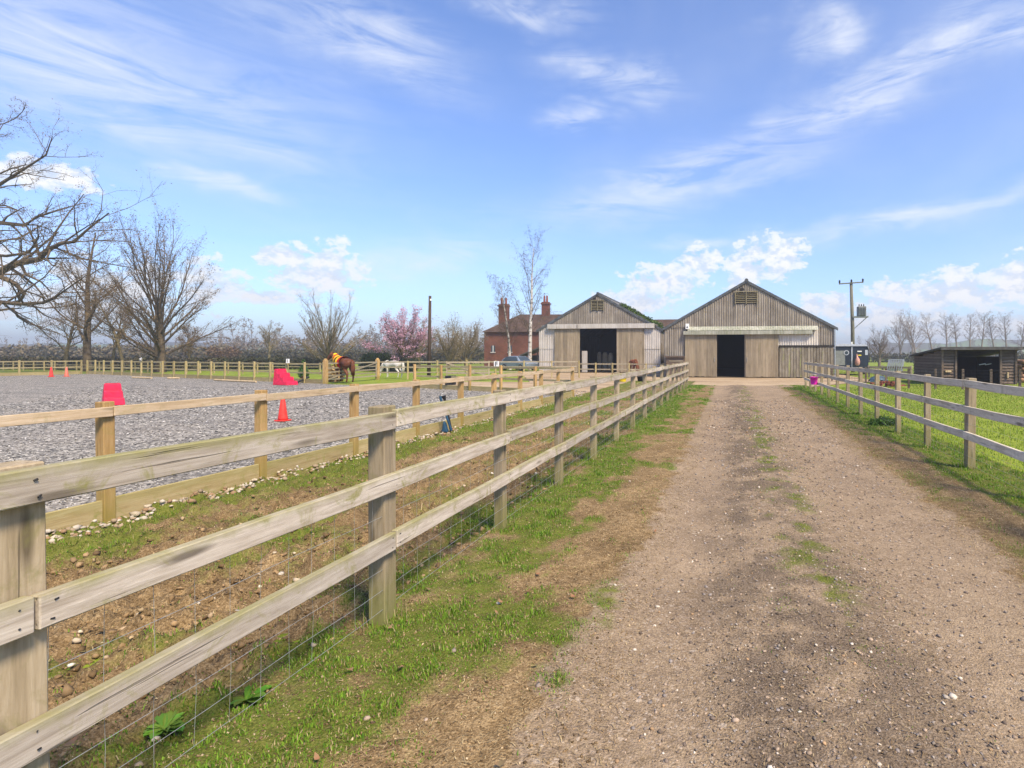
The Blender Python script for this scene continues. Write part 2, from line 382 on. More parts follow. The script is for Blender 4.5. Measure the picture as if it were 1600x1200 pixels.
def brick_mat():
    m, n, b = new_mat('red_brick', .9, .1)
    co = n.add('ShaderNodeTexCoord').outputs['Object']
    v = n.mapping(co, rot=(R(90), 0, 0))
    br = n.add('ShaderNodeTexBrick', ins={'Vector': v, 'Color1': (.22, .07, .042, 1), 'Color2': (.14, .048, .032, 1), 'Mortar': (.2, .14, .105, 1), 'Scale': 1.0,
               'Mortar Size': .008, 'Brick Width': .225, 'Row Height': .075})
    ns = n.noise(co, .7, 5, .6)
    n.l.new(n.mix(1.0, br.outputs[0], n.ramp(ns.outputs[0], [(.3, .55), (.7, 1.1)]), 'MULTIPLY'), b.inputs['Base Color'])
    return m
M['brick'] = brick_mat()
def tile_mat():
    m, n, b = new_mat('roof_tile', .9, .1)
    co = n.add('ShaderNodeTexCoord').outputs['Object']
    ns = n.noise(co, .9, 6, .65); fine = n.noise(n.mapping(co, scale=(5, 1, 9)), 1.2, 2)
    f = n.math('ADD', n.math('MULTIPLY', ns.outputs[0], .6), n.math('MULTIPLY', fine.outputs[0], .4))
    n.l.new(n.ramp(f, [(.36, (.05, .034, .026)), (.52, (.085, .056, .042)), (.66, (.125, .085, .065))]), b.inputs['Base Color'])
    return m
M['tile'] = tile_mat()
M['white'] = flat('white_paint', (.78, .78, .76), .5, var=.05)
M['red'] = flat('pink_red_plastic', (.66, .018, .07), .55, .3, var=.22, scale=7)
M['cone'] = flat('orange_red_cone', (.72, .045, .035), .55, .3, var=.2, scale=9)
M['conefade'] = flat('faded_orange_cone', (.72, .16, .10), .5, .4, var=.1, scale=5)
M['magenta'] = flat('magenta_plastic', (.85, .03, .50), .45, .4, var=.05)
M['yellow'] = flat('yellow_plastic', (.80, .62, .02), .4, .4, var=.05)
M['black'] = flat('black_rubber', (.02, .02, .022), .6, .3)
M['navy'] = flat('dark_navy_panel', (.018, .026, .042), .35, .5, var=.15, scale=2)
M['blueplastic'] = flat('blue_plastic', (.02, .07, .13), .45, .4)
M['tarp'] = flat('blue_tarp', (.07, .12, .17), .6, .3, var=.3)
M['galv'] = flat('galvanised_steel', (.42, .44, .45), .45, .5, metal=.6, var=.12, scale=20)
M['wire'] = flat('galvanised_wire', (.30, .31, .30), .45, .4, metal=.4, var=.15, scale=9)
M['alu'] = flat('aluminium_trim', (.55, .57, .6), .4, .5, metal=.4)
M['glass'] = flat('dark_glass', (.05, .07, .09), .08, .6)
M['carbody'] = flat('silver_blue_paint', (.30, .36, .44), .25, .5, metal=.3)
M['haynet'] = flat('pinkish_net', (.55, .30, .25), .9, var=.3, scale=30)
M['hay'] = flat('hay', (.38, .27, .12), .95, .05, var=.35, scale=18, bump=.6)
M['logs'] = flat('cut_logs', (.34, .20, .12), .9, .1, var=.35, scale=5)
M['brickred'] = flat('old_brick', (.26, .09, .06), .9, .1, var=.3, scale=9)
M['palewood'] = flat('pale_timber', (.55, .42, .25), .8, .15, var=.2, scale=5)
M['steelgreen'] = flat('transformer_grey', (.20, .22, .21), .55, .3, var=.15)
M['bark'] = flat('bark', (.125, .095, .06), .95, .08, var=.45, scale=3.0, bump=.6)
M['barkol'] = flat('olive_bark', (.17, .14, .075), .95, .08, var=.4, scale=3.0, bump=.5)
M['twig'] = flat('twigs', (.155, .12, .068), .95, .05, var=.3, scale=2)
M['twigpale'] = flat('pale_twigs', (.24, .195, .125), .95, .05, var=.3, scale=1)
M['twiggrey'] = flat('grey_wood', (.21, .165, .13), .95, .05, var=.3, scale=.3)
M['bud'] = flat('buds', (.19, .135, .08), .95, .05, var=.35, scale=2)
M['blossom'] = flat('pink_blossom', (.50, .29, .38), .8, .1, var=.35, scale=1.5)
def birch_mat():
    m, n, b = new_mat('birch_bark', .8, .15)
    co = n.add('ShaderNodeTexCoord').outputs['Object']
    bd = n.noise(n.mapping(co, scale=(1, 1, 3.0)), 1.5, 5, .7)
    n.l.new(n.ramp(bd.outputs[0], [(.38, (.07, .055, .045)), (.47, (.42, .39, .35)), (.7, (.62, .60, .56))]), b.inputs['Base Color'])
    return m
M['birch'] = birch_mat()
def tint_mat(name, rough=.8, trans=0.0, spec=.2):
    m, n, b = new_mat(name, rough, spec)
    at_ = n.add('ShaderNodeAttribute', attribute_name='tint').outputs['Color']
    n.l.new(at_, b.inputs['Base Color'])
    if trans:
        tr = n.add('ShaderNodeBsdfTranslucent', ins={'Color': at_}); mx = n.add('ShaderNodeMixShader', ins={0: trans, 1: b.outputs[0], 2: tr.outputs[0]})
        n.l.new(mx.outputs[0], n.n['Material Output'].inputs[0])
    return m
M['blade'] = tint_mat('grass_blade', .7, .3)
M['leaf'] = tint_mat('leaf', .65, .2)
M['stone'] = tint_mat('stone', .85, 0)
M['chip'] = tint_mat('arena_chip', .7, 0)

def ground_mat():
    """soil / turf / stony drive, told apart by the surface's own cover map (r turf, g drive, b dark peaty soil)"""
    m, n, b = new_mat('earth_and_turf', .95, .1)
    co = n.add('ShaderNodeTexCoord').outputs['Object']
    cv = n.add('ShaderNodeAttribute', attribute_name='tint').outputs['Color']
    sp = n.add('ShaderNodeSeparateColor', ins={0: cv}); tr, gr, dk = sp.outputs[:3]
    n1 = n.noise(co, 1.6, 6, .65); n2 = n.noise(co, 16, 6, .7); n3 = n.noise(co, 85, 4, .7)
    f = n.math('ADD', n.math('MULTIPLY', n1.outputs[0], .2), n.math('ADD', n.math('MULTIPLY', n2.outputs[0], .3), n.math('MULTIPLY', n3.outputs[0], .5)))
    soil = n.ramp(f, [(.38, (.065, .042, .019)), (.5, (.215, .146, .072)), (.60, (.41, .298, .162))])
    turf = n.ramp(f, [(.38, (.05, .062, .012)), (.5, (.115, .135, .024)), (.62, (.21, .2, .055))])
    base = n.ramp(f, [(.39, (.11, .078, .047)), (.5, (.25, .183, .116)), (.60, (.42, .322, .212))])
    vo = n.add('ShaderNodeTexVoronoi', ins={'Vector': co, 'Scale': 95.0}); vo2 = n.add('ShaderNodeTexVoronoi', ins={'Vector': co, 'Scale': 42.0})
    def peb(v): 
        s_ = n.add('ShaderNodeSeparateColor', ins={0: v.outputs['Color']})
        return n.ramp(s_.outputs[0], [(0, (.07, .055, .045)), (.3, (.14, .105, .08)), (.62, (.27, .205, .15)), (.88, (.36, .285, .22)), (.96, (.55, .48, .40))]), s_.outputs[1]
    p1, r1 = peb(vo); p2, r2 = peb(vo2)
    base = n.mix(n.math('MULTIPLY', n.ramp(r1, [(.4, 0), (.6, 1)]), .55), base, p1)
    base = n.mix(n.math('MULTIPLY', n.ramp(r2, [(.86, 0), (.9, 1)]), .5), base, p2)
    base = n.mix(n.math('MULTIPLY', n.ramp(n.math('MULTIPLY_ADD', n2.outputs[0], .9, n.math('MULTIPLY', dk, .75)), [(.48, 0), (.85, 1)]), .72), base, n.mix(n.ramp(n3.outputs[0], [(.4, 0), (.62, 1)]), (.055, .041, .03), (.2, .155, .112)))
    soil = n.mix(n.math('MULTIPLY', dk, .3), soil, (.10, .068, .04))
    dust = n.math('MULTIPLY', n.ramp(n.noise(co, .9, 5, .6).outputs[0], [(.38, .15), (.62, .8)]), n.math('SUBTRACT', 1.0, dk, None, True))
    base = n.mix(n.math('MULTIPLY', dust, .62), base, n.ramp(f, [(.4, (.27, .20, .128)), (.6, (.44, .34, .226))]))
    jag = n.math('MULTIPLY', n.math('SUBTRACT', n2.outputs[0], .5), .9)
    col = n.mix(n.ramp(n.math('ADD', gr, jag), [(.35, 0), (.65, 1)]), soil, base)
    col = n.mix(n.ramp(n.math('ADD', tr, jag), [(.38, 0), (.72, 1)]), col, turf)
    n.l.new(col, b.inputs['Base Color'])
    h = n.math('ADD', n.math('MULTIPLY', n2.outputs[0], .8), n.math('ADD', n.math('MULTIPLY', n3.outputs[0], .5), n.math('MULTIPLY', vo.outputs['Distance'], -.35)))
    n.l.new(n.add('ShaderNodeBump', ins={'Strength': .8, 'Distance': .02, 'Height': h}).outputs[0], b.inputs['Normal'])
    return m
M['earth'] = ground_mat()
def field_mat():
    m, n, b = new_mat('pasture', .95, .08)
    co = n.add('ShaderNodeTexCoord').outputs['Object']
    n0 = n.noise(co, .035, 4, .6); n1 = n.noise(co, .45, 6, .65); n2 = n.noise(co, 9, 5, .7)
    f = n.math('ADD', n.math('MULTIPLY', n1.outputs[0], .5), n.math('MULTIPLY', n2.outputs[0], .5))
    c = n.ramp(f, [(.36, (.10, .14, .016)), (.5, (.18, .235, .026)), (.64, (.27, .31, .05))])
    c = n.mix(n.ramp(n0.outputs[0], [(.5, 0), (.75, .45)]), c, (.17, .16, .07))
    n.l.new(c, b.inputs['Base Color'])
    n.l.new(n.add('ShaderNodeBump', ins={'Strength': .5, 'Distance': .03, 'Height': n2.outputs[0]}).outputs[0], b.inputs['Normal'])
    return m
M['field'] = field_mat()
def arena_mat():
    m, n, b = new_mat('arena_flint_and_rubber', .85, .2)
    co = n.add('ShaderNodeTexCoord').outputs['Object']
    vo = n.add('ShaderNodeTexVoronoi', ins={'Vector': n.mapping(co, scale=(1, 1, 1)), 'Scale': 24.0, 'Randomness': 1.0})
    vb = n.add('ShaderNodeTexVoronoi', ins={'Vector': co, 'Scale': 9.0})
    s1 = n.add('ShaderNodeSeparateColor', ins={0: vo.outputs['Color']}); s2 = n.add('ShaderNodeSeparateColor', ins={0: vb.outputs['Color']})
    c = n.ramp(s1.outputs[0], [(0, (.02, .019, .018)), (.26, (.08, .077, .072)), (.55, (.25, .24, .22)), (.8, (.44, .42, .38)), (.95, (.72, .68, .61))])
    c2 = n.ramp(s2.outputs[1], [(0, (.10, .097, .09)), (.5, (.24, .23, .21)), (1, (.37, .355, .325))])
    c = n.mix(.25, c, c2)
    n1 = n.noise(co, .35, 5, .6); n2 = n.noise(n.mapping(co, scale=(.3, 1, 1), rot=(0, 0, R(25))), 1.3, 6, .7)
    n4 = n.noise(co, 5.5, 4, .7)
    c = n.mix(1.0, c, n.ramp(n4.outputs[0], [(.36, (.5, .49, .48)), (.62, (1.3, 1.28, 1.22))]), 'MULTIPLY')
    c = n.mix(n.ramp(n1.outputs[0], [(.4, 0), (.7, .4)]), c, (.34, .30, .25))
    c = n.mix(n.ramp(n2.outputs[0], [(.5, 0), (.64, .6)]), c, (.11, .105, .10))
    n.l.new(c, b.inputs['Base Color'])
    h = n.math('ADD', s1.outputs[2], n.math('MULTIPLY', n2.outputs[0], .6))
    n.l.new(n.add('ShaderNodeBump', ins={'Strength': 1.0, 'Distance': .04, 'Height': h}).outputs[0], b.inputs['Normal'])
    return m
M['arena'] = arena_mat()
def yard_mat():
    m, n, b = new_mat('sandy_yard', .95, .1)
    co = n.add('ShaderNodeTexCoord').outputs['Object']
    n1 = n.noise(n.mapping(co, scale=(.6, 1.4, 1)), .5, 6, .65); n2 = n.noise(co, 7, 5, .7)
    f = n.math('ADD', n.math('MULTIPLY', n1.outputs[0], .6), n.math('MULTIPLY', n2.outputs[0], .4))
    n.l.new(n.ramp(f, [(.36, (.22, .155, .095)), (.5, (.36, .27, .172)), (.62, (.46, .36, .24))]), b.inputs['Base Color'])
    n.l.new(n.add('ShaderNodeBump', ins={'Strength': .5, 'Distance': .03, 'Height': n2.outputs[0]}).outputs[0], b.inputs['Normal'])
    return m
M['yard'] = yard_mat()
def hill_mat():
    m, n, b = new_mat('wooded_hill', .95, .05)
    co = n.add('ShaderNodeTexCoord').outputs['Object']
    n1 = n.noise(n.mapping(co, scale=(1, 1, 3)), .012, 5, .6); n2 = n.noise(co, .12, 5, .7)
    c = n.ramp(n1.outputs[0], [(.42, (.065, .06, .045)), (.5, (.085, .09, .05)), (.58, (.13, .20, .06))])
    c = n.mix(n.ramp(n2.outputs[0], [(.45, .0), (.62, .7)]), c, (.055, .05, .045))
    n.l.new(c, b.inputs['Base Color']); return m
M['hill'] = hill_mat()

# ================================================================== SETTING
# base ground to the horizon
rr = [0, 30, 80, 200, 500, 1200, 2600]; gv = [(0, 0, -.05)]; gf = []
for i, r_ in enumerate(rr[1:]):
    for k in range(32):
        a = 2*math.pi*k/32; gv.append((r_*math.cos(a), r_*math.sin(a), -.05))
for k in range(32): gf.append((0, 1+k, 1+(k+1) % 32))
for i in range(len(rr)-2):
    b0 = 1+i*32
    for k in range(32): k2 = (k+1) % 32; gf.append((b0+k, b0+32+k, b0+32+k2, b0+k2))
me = bpy.data.meshes.new('ground'); me.from_pydata(gv, [], gf); me.materials.append(M['field'])
tag(put('ground', me), 'green pasture spreading to the horizon', kind='structure')

# ---- near strip: paddock, left verge, driveway, right verge share one height and cover function
def gh(X, Y):
    X = np.asarray(X, float); Y = np.asarray(Y, float)
    h = .022*fbm(X, Y, .45, 3)
    pad = sstep(-1.9, -2.4, X)*sstep(-6.2, -5.6, X)
    clod = np.abs(fbm(X, Y, 2.6, 4, 3.1)); c2 = np.abs(fbm(X, Y, 8.0, 3, 7.7))
    near = 1-.55*sstep(7, 16, Y)
    c3 = fbm(X, Y, 15, 2, 1.3)
    h = h + pad*near*(.19*clod + .13*c2 + .035*c3 - .06)
    ver = sstep(-2.3, -1.9, X)*sstep(-.4, -.8, X)
    h = h + ver*(.025*fbm(X, Y, 3, 4, 9) + .02)
    cen = np.exp(-((X-.45)/.42)**2)
    h = h + .03*cen + .008*fbm(X, Y, 9, 3, 5)*(1+cen) - .012*np.exp(-((X+.2)/.3)**2) - .012*np.exp(-((X-1.2)/.3)**2)
    h = h + sstep(2.0, 2.6, X)*(.03+.02*fbm(X, Y, 3, 3, 2))
    return h
def cover(X, Y):
    X = np.asarray(X, float); Y = np.asarray(Y, float)
    n1 = fbm(X, Y, .85, 4, 21.); n2 = fbm(X, Y, 3.2, 3, 4.)
    # turf
    edge = -1.43 + .12*np.sin(Y*.5)
    tl = sstep(edge+.32, edge-.25, X)*sstep(-2.75, -2.25, X)
    tl = tl*1.0 + .30*sstep(-2.2, -1.2, X)*sstep(-.45, -.75, X)*(tl < .5)
    tl = np.clip(tl*.82 + (1.15*n1+.75*n2)*sstep(-2.9, -2.3, X)*sstep(-.4, -.75, X), 0, 1)
    rag = 1-.25*sstep(4.2, 2.2, Y)
    tl = tl*rag
    tp = sstep(-2.3, -2.7, X)*np.clip(.36 + .40*sstep(-4.5, -5.3, X) + .85*n1 + .4*n2 + .12*sstep(8, 18, Y), 0, .85)
    rx = X-(.0125*(Y-8))
    tr = sstep(2.6, 3.0, rx)
    tr = np.clip(tr + .33*sstep(1.95, 2.3, rx)*(tr < .6) + (.8*n1+.3*n2)*sstep(1.9, 2.3, rx)*(1-.75*sstep(2.8, 3.1, rx)), 0, 1)
    tcn = np.exp(-((X-.60)/.34)**2)*np.clip(.50+1.1*n1+1.5*n2, 0, 1)*sstep(2.0, 4.0, Y)
    band = np.exp(-((X+.78)/.13)**2)*np.clip(.38+1.0*n1+1.3*n2, 0, 1)
    tcn = np.maximum(tcn, band)
    turf = np.clip(np.maximum.reduce([tl, tp, tr, tcn*.74]), 0, 1)
    grav = sstep(-.92, -.58, X+.2*n2+.2*n1+.12*sstep(5, 2, Y))*sstep(2.38, 1.92, rx+.22*n2+.22*n1)
    grav = np.where(Y > 27, np.maximum(grav, sstep(27, 28.5, Y)), grav)
    cen = np.exp(-((X-.36)/.42)**2)
    dark = np.clip(cen*(.55+2.6*fbm(X, Y, 1.7, 4, 13)+1.2*fbm(X, Y, 7, 3, 23)) + .5*np.clip(fbm(X, Y, .7, 4, 41), 0, 1) + .25*n1*sstep(5, 2, Y), 0, 1)
    pad = sstep(-1.95, -2.3, X)
    dark = np.maximum(dark, pad*np.clip(.35+1.2*fbm(X, Y, 1.9, 4, 31), 0, 1))
    return turf, grav, dark
ys = [0.2]
while ys[-1] < 34.0: ys.append(ys[-1] + max(.032, .0125*ys[-1]))
ys = np.array(ys)
def strip(name, x0, x1, step, label, ymax=34.0):
    yy = ys[ys <= ymax+.5]
    xs = np.linspace(x0, x1, int(round((x1-x0)/step))+1)
    XX, YY = np.meshgrid(xs, yy); Z = gh(XX, YY); t, g, d = cover(XX, YY)
    V = np.stack([XX, YY, Z], -1).reshape(-1, 3); nx = len(xs); ny = len(yy)
    ii = np.arange(ny-1)[:, None]*nx + np.arange(nx-1)[None, :]
    Fc = np.stack([ii, ii+1, ii+nx+1, ii+nx], -1).reshape(-1, 4)
    colr = np.stack([t, g, d, np.ones_like(t)], -1).reshape(-1, 4)
    return tag(put(name, npmesh(name, V, Fc, [M['earth']], True, colr)), label, kind='structure')
strip('paddock_soil', -5.86, -2.0, .03, 'churned muddy strip between the arena and the drive fence', 34)
strip('verge', -2.0, -.68, .035, 'grass and bare earth verge beside the left drive fence', 29)
strip('driveway', -.68, 2.0, .035, 'stony farm drive with worn wheel tracks', 29)
strip('verge', 2.0, 3.75, .045, 'grass verge under the right drive fence', 29)

# ---- yard and track
A0 = Vector((-5.8, 21.4)); A1 = Vector((-52.8, 39.2)); e_ = (A1-A0).normalized(); n_ = Vector((-e_.y, e_.x)) * -1
yp = [A0, A0+e_*15, A0+e_*15+n_*5, A0+e_*9+n_*7.5, Vector((-17.6, 46)), Vector((-17.6, 60)), Vector((9, 60)), Vector((9, 36)), Vector((6.5, 33)), Vector((3.8, 28.6)), Vector((3.7, 26)), Vector((-2.0, 26)), Vector((-5.8, 26))]
MB().poly([(p.x, p.y, -.022) for p in yp]).build('yard', M['yard'])
tag(bpy.data.objects['yard'], 'pale sandy yard in front of the barns', kind='structure')
# ---- arena surface
ap = [Vector((-5.85, -4)), A0+Vector((-.05, 0)), A1, Vector((-53.7, 33)), Vector((-57, 5)), Vector((-57, -4))]
MB().poly([(p.x, p.y, .0) for p in ap]).build('arena_surface', M['arena'])
tag(bpy.data.objects['arena_surface'], 'grey flint and rubber riding arena surface', kind='structure')

# ---- distant hills
def hills(name, px0, px1, d, tops, seed, label):
    rng = random.Random(seed); n = 60; v = []; f = []
    for i in range(n+1):
        t = i/n; px = px0+(px1-px0)*t
        k = t*(len(tops)-1); j = min(int(k), len(tops)-2); fr = k-j
        top = tops[j]*(1-fr)+tops[j+1]*fr
        z = (HY-top)*d/F + CAMH
        bump = fbm(np.array([t*18.+seed]), np.array([0.3]), 1.0, 4)[0]*4
        a = at(px, d-60); b = at(px, d); c = at(px, d+200)
        v += [(a.x, a.y, -1), ((a.x+b.x)/2, (a.y+b.y)/2, max(.5, (z+bump)*.62)), (b.x, b.y, max(1, z+bump)), (c.x, c.y, -1)]
    for i in range(n):
        for k in range(3): f.append((4*i+k, 4*i+4+k, 4*i+5+k, 4*i+1+k))
    me = bpy.data.meshes.new(name); me.from_pydata(v, [], f); me.materials.append(M['hill'])
    me.polygons.foreach_set('use_smooth', [True]*len(f)); me.update()
    tag(put(name, me), label, kind='structure')
hills('hills', -500, 780, 650, [533, 530, 534, 536, 538, 536, 538, 540, 545], 3, 'low wooded hills far behind the arena')
hills('hills', 1180, 2300, 620, [546, 540, 536, 531, 533, 536, 538, 534, 530, 528], 8, 'low blue wooded hills behind the field shelter')

# ================================================================== FENCES
def rail_mesh(L, w, h, mat, name='rail'):
    return MB().box(-w/2, w/2, -L/2, L/2, -h/2, h/2).mesh(name, mat)
def bevelled(o, w=.004):
    m = o.modifiers.new('bevel', 'BEVEL'); m.width = w; m.segments = 1; return o
def along(a, b):
    """matrix whose Y axis runs a->b, centred between"""
    a = Vector(a); b = Vector(b); d = (b-a).normalized(); x = d.cross(Vector((0, 0, 1))).normalized(); z = x.cross(d)
    Mx = Matrix((x, d, z)).transposed().to_4x4(); Mx.translation = (a+b)/2
    return Mx
def bowed(L, hw, hh, rng, mat):
    n = 9; mb = MB(); bz, bx, ph_ = rng.uniform(-.012, .008), rng.uniform(-.006, .006), rng.uniform(0, 6)
    for i in range(n+1):
        f = i/n; y = (f-.5)*L; dz = bz*math.sin(math.pi*f)+.003*math.sin(ph_+f*9); dx_ = bx*math.sin(math.pi*f)
        e1, e2 = rng.uniform(-.0025, .0025), rng.uniform(-.0025, .0025)
        mb.v += [(dx_-hw, y, dz-hh+e1), (dx_+hw, y, dz-hh+e1), (dx_+hw, y, dz+hh+e2), (dx_-hw, y, dz+hh+e2)]
    for i in range(n):
        for k in range(4): k2 = (k+1) % 4; mb.f.append((i*4+k, (i+1)*4+k, (i+1)*4+k2, i*4+k2))
    mb.f += [(0, 1, 2, 3), (n*4+3, n*4+2, n*4+1, n*4)]
    return mb.mesh('rail', mat)
def drive_fence(xf, y_first, spacing, count, side, label, rmat, joint0, big):
    rng = random.Random(count)
    t = thing('post_and_rail_fence', (xf(y_first), y_first, 0), label, 'fence', 'fences along the drive')
    pm = {}
    for w in ('a', 'b'):
        ww = .05 if w == 'a' else .043
        pm[w] = MB().box(-ww, ww, -.062 if w == 'a' else -.045, .062 if w == 'a' else .045, -.15, 1.255).mesh('post', M['post'])
    rm = {}
    posts = [y_first+i*spacing for i in range(count)]
    for i, y in enumerate(posts):
        k = 'a' if i in big else 'b'
        Mx = Matrix.Translation((xf(y), y, rng.uniform(-.02, .012))) @ Matrix.Rotation(rng.uniform(-.012, .012), 4, 'Y') @ Matrix.Rotation(rng.uniform(-.02, .02), 4, 'X') @ Matrix.Rotation(rng.uniform(-.05, .05), 4, 'Z')
        bevelled(put('post', pm[k], Mx, t), .005)
    for j, ztop in enumerate((1.225, .878, .522)):
        st = joint0 if j != 1 else joint0-1
        i = st
        while i < count-1:
            i2 = min(i+2, count-1); i1 = max(i, 0)
            if i2 <= i1: i += 2; continue
            ya, yb = posts[i1], posts[i2]
            off = side*(.05+.021)
            a = Vector((xf(ya)+off, ya+.006, ztop-.05+rng.uniform(-.008, .008))); b = Vector((xf(yb)+off, yb-.006, ztop-.05+rng.uniform(-.008, .008)))
            if i2 == count-1: b.y += .05
            L = round((b-a).length, 2)
            ro = bevelled(put('rail', bowed(L, .019, .05, rng, rmat), along(a, b), t), .004)
            if ya < 7:
                nm_ = MB()
                for yq in (-L/2+.035, L/2-.035, .0):
                    for zq in (-.025, .027): nm_.tube([(side*.0185, yq+rng.uniform(-.012, .012), zq+rng.uniform(-.006, .006)), (side*.0205, yq, zq)], .0028, 6)
                put('nails', nm_.mesh('nails', M['black']), along(a, b), ro)['kind'] = 'stuff'
            i += 2
    # stock netting
    wv = []; wr = []
    mb = MB(); y0, y1 = posts[0]-.05, posts[-1]; o = side*.047
    for z in (.10, .21, .33, .47, .63, .80):
        pts = []
        n = int((y1-y0)/.45)
        for k in range(n+1):
            y = y0+(y1-y0)*k/n; pts.append((xf(y)+o-.004, y, z+rng.uniform(-.006, .006)))
        mb.tube(pts, .0013, 4, False)
    y = y0+.1
    while y < min(y1, 16):
        pts = [(xf(y)+o-.004+rng.uniform(-.004, .004), y+rng.uniform(-.008, .008), z) for z in (.10, .3, .5, .80)]
        mb.tube(pts, .0009, 3, False); y += .15
    w = mb.build('wire_netting', M['wire'], t); w['kind'] = 'stuff'
    return t
LFX = lambda y: -2.0 - .002*max(0, y-10)
drive_fence(LFX, 3.01-1.72*3, 1.72, 18, 1, 'weathered three-rail timber fence along the left side of the drive', M['rail'], 1, (0, 1, 2, 3))
RFX = lambda y: 3.19 + .0165*(y-8.2)
drive_fence(RFX, 8.19-1.72*4, 1.72, 16, -1, 'grey three-rail timber fence along the right side of the drive', M['railr'], 0, (2, 4))

# arena fence: near side parallel to the drive
def board_fence(pts, label, pmat, rmat, kmat, ph=1.1, pw=.05, rails=((1.07, .09), (.60, .09)), kick=.2, side=-1, group='fences round the arena', name='arena_fence', post_tops=None, cat='fence', jit=.015):
    rng = random.Random(int(abs(pts[0].x*100)))
    t = thing(name, (pts[0].x, pts[0].y, 0), label, cat, group)
    pmesh = MB().box(-pw, pw, -pw, pw, -.15, ph).mesh('post', pmat)
    for p in pts:
        d = (pts[1]-pts[0]).normalized(); ang = math.atan2(d.y, d.x)-math.pi/2
        bevelled(put('post', pmesh, Matrix.Translation((p.x, p.y, rng.uniform(-.03, .015))) @ Matrix.Rotation(ang+rng.uniform(-.04, .04), 4, 'Z') @ Matrix.Rotation(rng.uniform(-jit, jit), 4, 'X'), t), .005)
    cache = {}
    for a, b in zip(pts[:-1], pts[1:]):
        d = (b-a).normalized(); nrm = Vector((d.y, -d.x, 0))*side*-1
        for k, (zt, h) in enumerate(tuple(rails) + (((kick, kick+.03),) if kick else ())):
            iskick = kick and k == len(rails)
            o = nrm*(pw+.019) if not iskick else nrm*(pw*.2)
            ea = d*(pw+.002) if iskick else d*.003
            pa = a+o+ea; pb = b+o-ea
            pa = Vector((pa.x, pa.y, zt-h/2+rng.uniform(-.008, .008))); pb = Vector((pb.x, pb.y, zt-h/2+rng.uniform(-.008, .008)))
            L = round((pb-pa).length, 2); key = (L, h, iskick)
            if key not in cache: cache[key] = MB().box(-.018, .018, -L/2, L/2, -h/2, h/2).mesh('kickboard' if iskick else 'rail', kmat if iskick else rmat)
            bevelled(put('kickboard' if iskick else 'rail', cache[key], along(pa, pb), t), .004)
    return t
near_pts = [Vector((-5.8, 4.45-1.77*3 + 1.77*i, 0)) for i in range(13)]
near_pts = [p for p in near_pts if p.y < 21.6]
board_fence(near_pts, 'honey-coloured post and rail arena fence with kickboard beyond the muddy strip', M['apost'], M['arail'], M['akick'])
# far end of the arena: corner (px 136) to gatepost (px 505)
c0 = cross_line(136, A0, A1); c1_ = cross_line(505, A0, A1)
n = int(round((c1_-c0).length/1.8))
board_fence([c0.lerp(c1_, i/n) for i in range(n+1)], 'olive post and rail fence along the far end of the arena', M['farpost'], M['farwood'], M['akick'], side=1, rails=((1.1, .09), (.62, .09)), ph=1.16, kick=.24)
# left side beyond
l0 = c0 + Vector((-.1, -.35, 0)); l1 = Vector((-54.6, 17, 0)); n = int((l1-l0).length/2.0)
board_fence([l0.lerp(l1, i/n) for i in range(n+1)], 'olive post and rail fence running off the left edge of the picture', M['farpost'], M['farwood'], M['akick'], side=-1, rails=((1.1, .09), (.62, .09)), ph=1.16, kick=.24)
# end fence from near corner to px 650
c2_ = cross_line(648, A0, A1); s0 = near_pts[-1] + Vector((-.12, .45, 0))
n = int(round((c2_-s0).length/1.9))
board_fence([s0.lerp(c2_, i/n) for i in range(n+1)], 'pale post and rail fence closing the near end corner of the arena', M['apost'], M['farwood'], M['akick'], side=-1, ph=1.12, rails=((1.08, .09), (.6, .08)))
# back fence behind the track with the pony beyond
b0 = at(590, 36.9); b1 = at(905, 39.0); n = int(round((b1-b0).length/1.8))
board_fence([b0.lerp(b1, i/n) for i in range(n+1)], 'grey-brown post and rail fence behind the sandy track by the white pony', M['farpost'], M['gatewood'], None, side=1, kick=0, ph=1.2, rails=((1.14, .09), (.8, .08), (.45, .08)), name='post_and_rail_fence', group='fences by the barns')
# low cross fence before the left barn
x0_, _ = onY(905, 560, 40.6); x1_ = -4.75
pts = [Vector((x0_+(x1_-x0_)*i/5, 40.6+.0*i, 0)) for i in range(6)]
board_fence(pts, 'low two-rail fence across the front of the left barn', M['farpost'], M['gatewood'], None, side=1, kick=0, ph=.98, rails=((.94, .09), (.55, .09)), name='post_and_rail_fence', group='fences by the barns')
# second fence beyond arena (thin green-stained stakes with low rail)
q0 = at(-10, 60); q1 = at(500, 46); n = 26
board_fence([q0.lerp(q1, i/n) for i in range(n+1)], 'thin mossy stock fence beyond the far arena fence', M['farpost'], M['farwood'], None, side=1, kick=0, ph=.95, pw=.045, rails=((.62, .07), (.3, .06)), name='stock_fence', group='fences by the barns')

# gate (five bar) from gatepost px505 to px590
def gate(a, b, label, group=None, flip=False):
    t = thing('field_gate', (a.x, a.y, 0), label, 'gate', group)
    d = (b-a); L = d.length; d.normalize()
    for k, z in enumerate((.22, .42, .62, .84, 1.1)):
        MB().bar(a+Vector((0, 0, z)), b+Vector((0, 0, z)), .03, .08).build('bar', M['gatewood'], t)
    for p in (a+d*.04, b-d*.04):
        MB().bar(p+Vector((0, 0, .15)), p+Vector((0, 0, 1.2)), .045, .08, up=d).build('stile', M['gatewood'], t)
    nn = Vector((d.y, -d.x, 0))*.034
    p0, p1 = (a, b) if not flip else (b, a)
    MB().bar(p0+nn+Vector((0, 0, .22)), p1+nn+Vector((0, 0, 1.08)), .03, .07).build('brace', M['gatewood'], t)
    return t
gp0 = cross_line(505, A0, A1) + Vector((.1, .05, 0)); gp1 = at(590, 36.7)
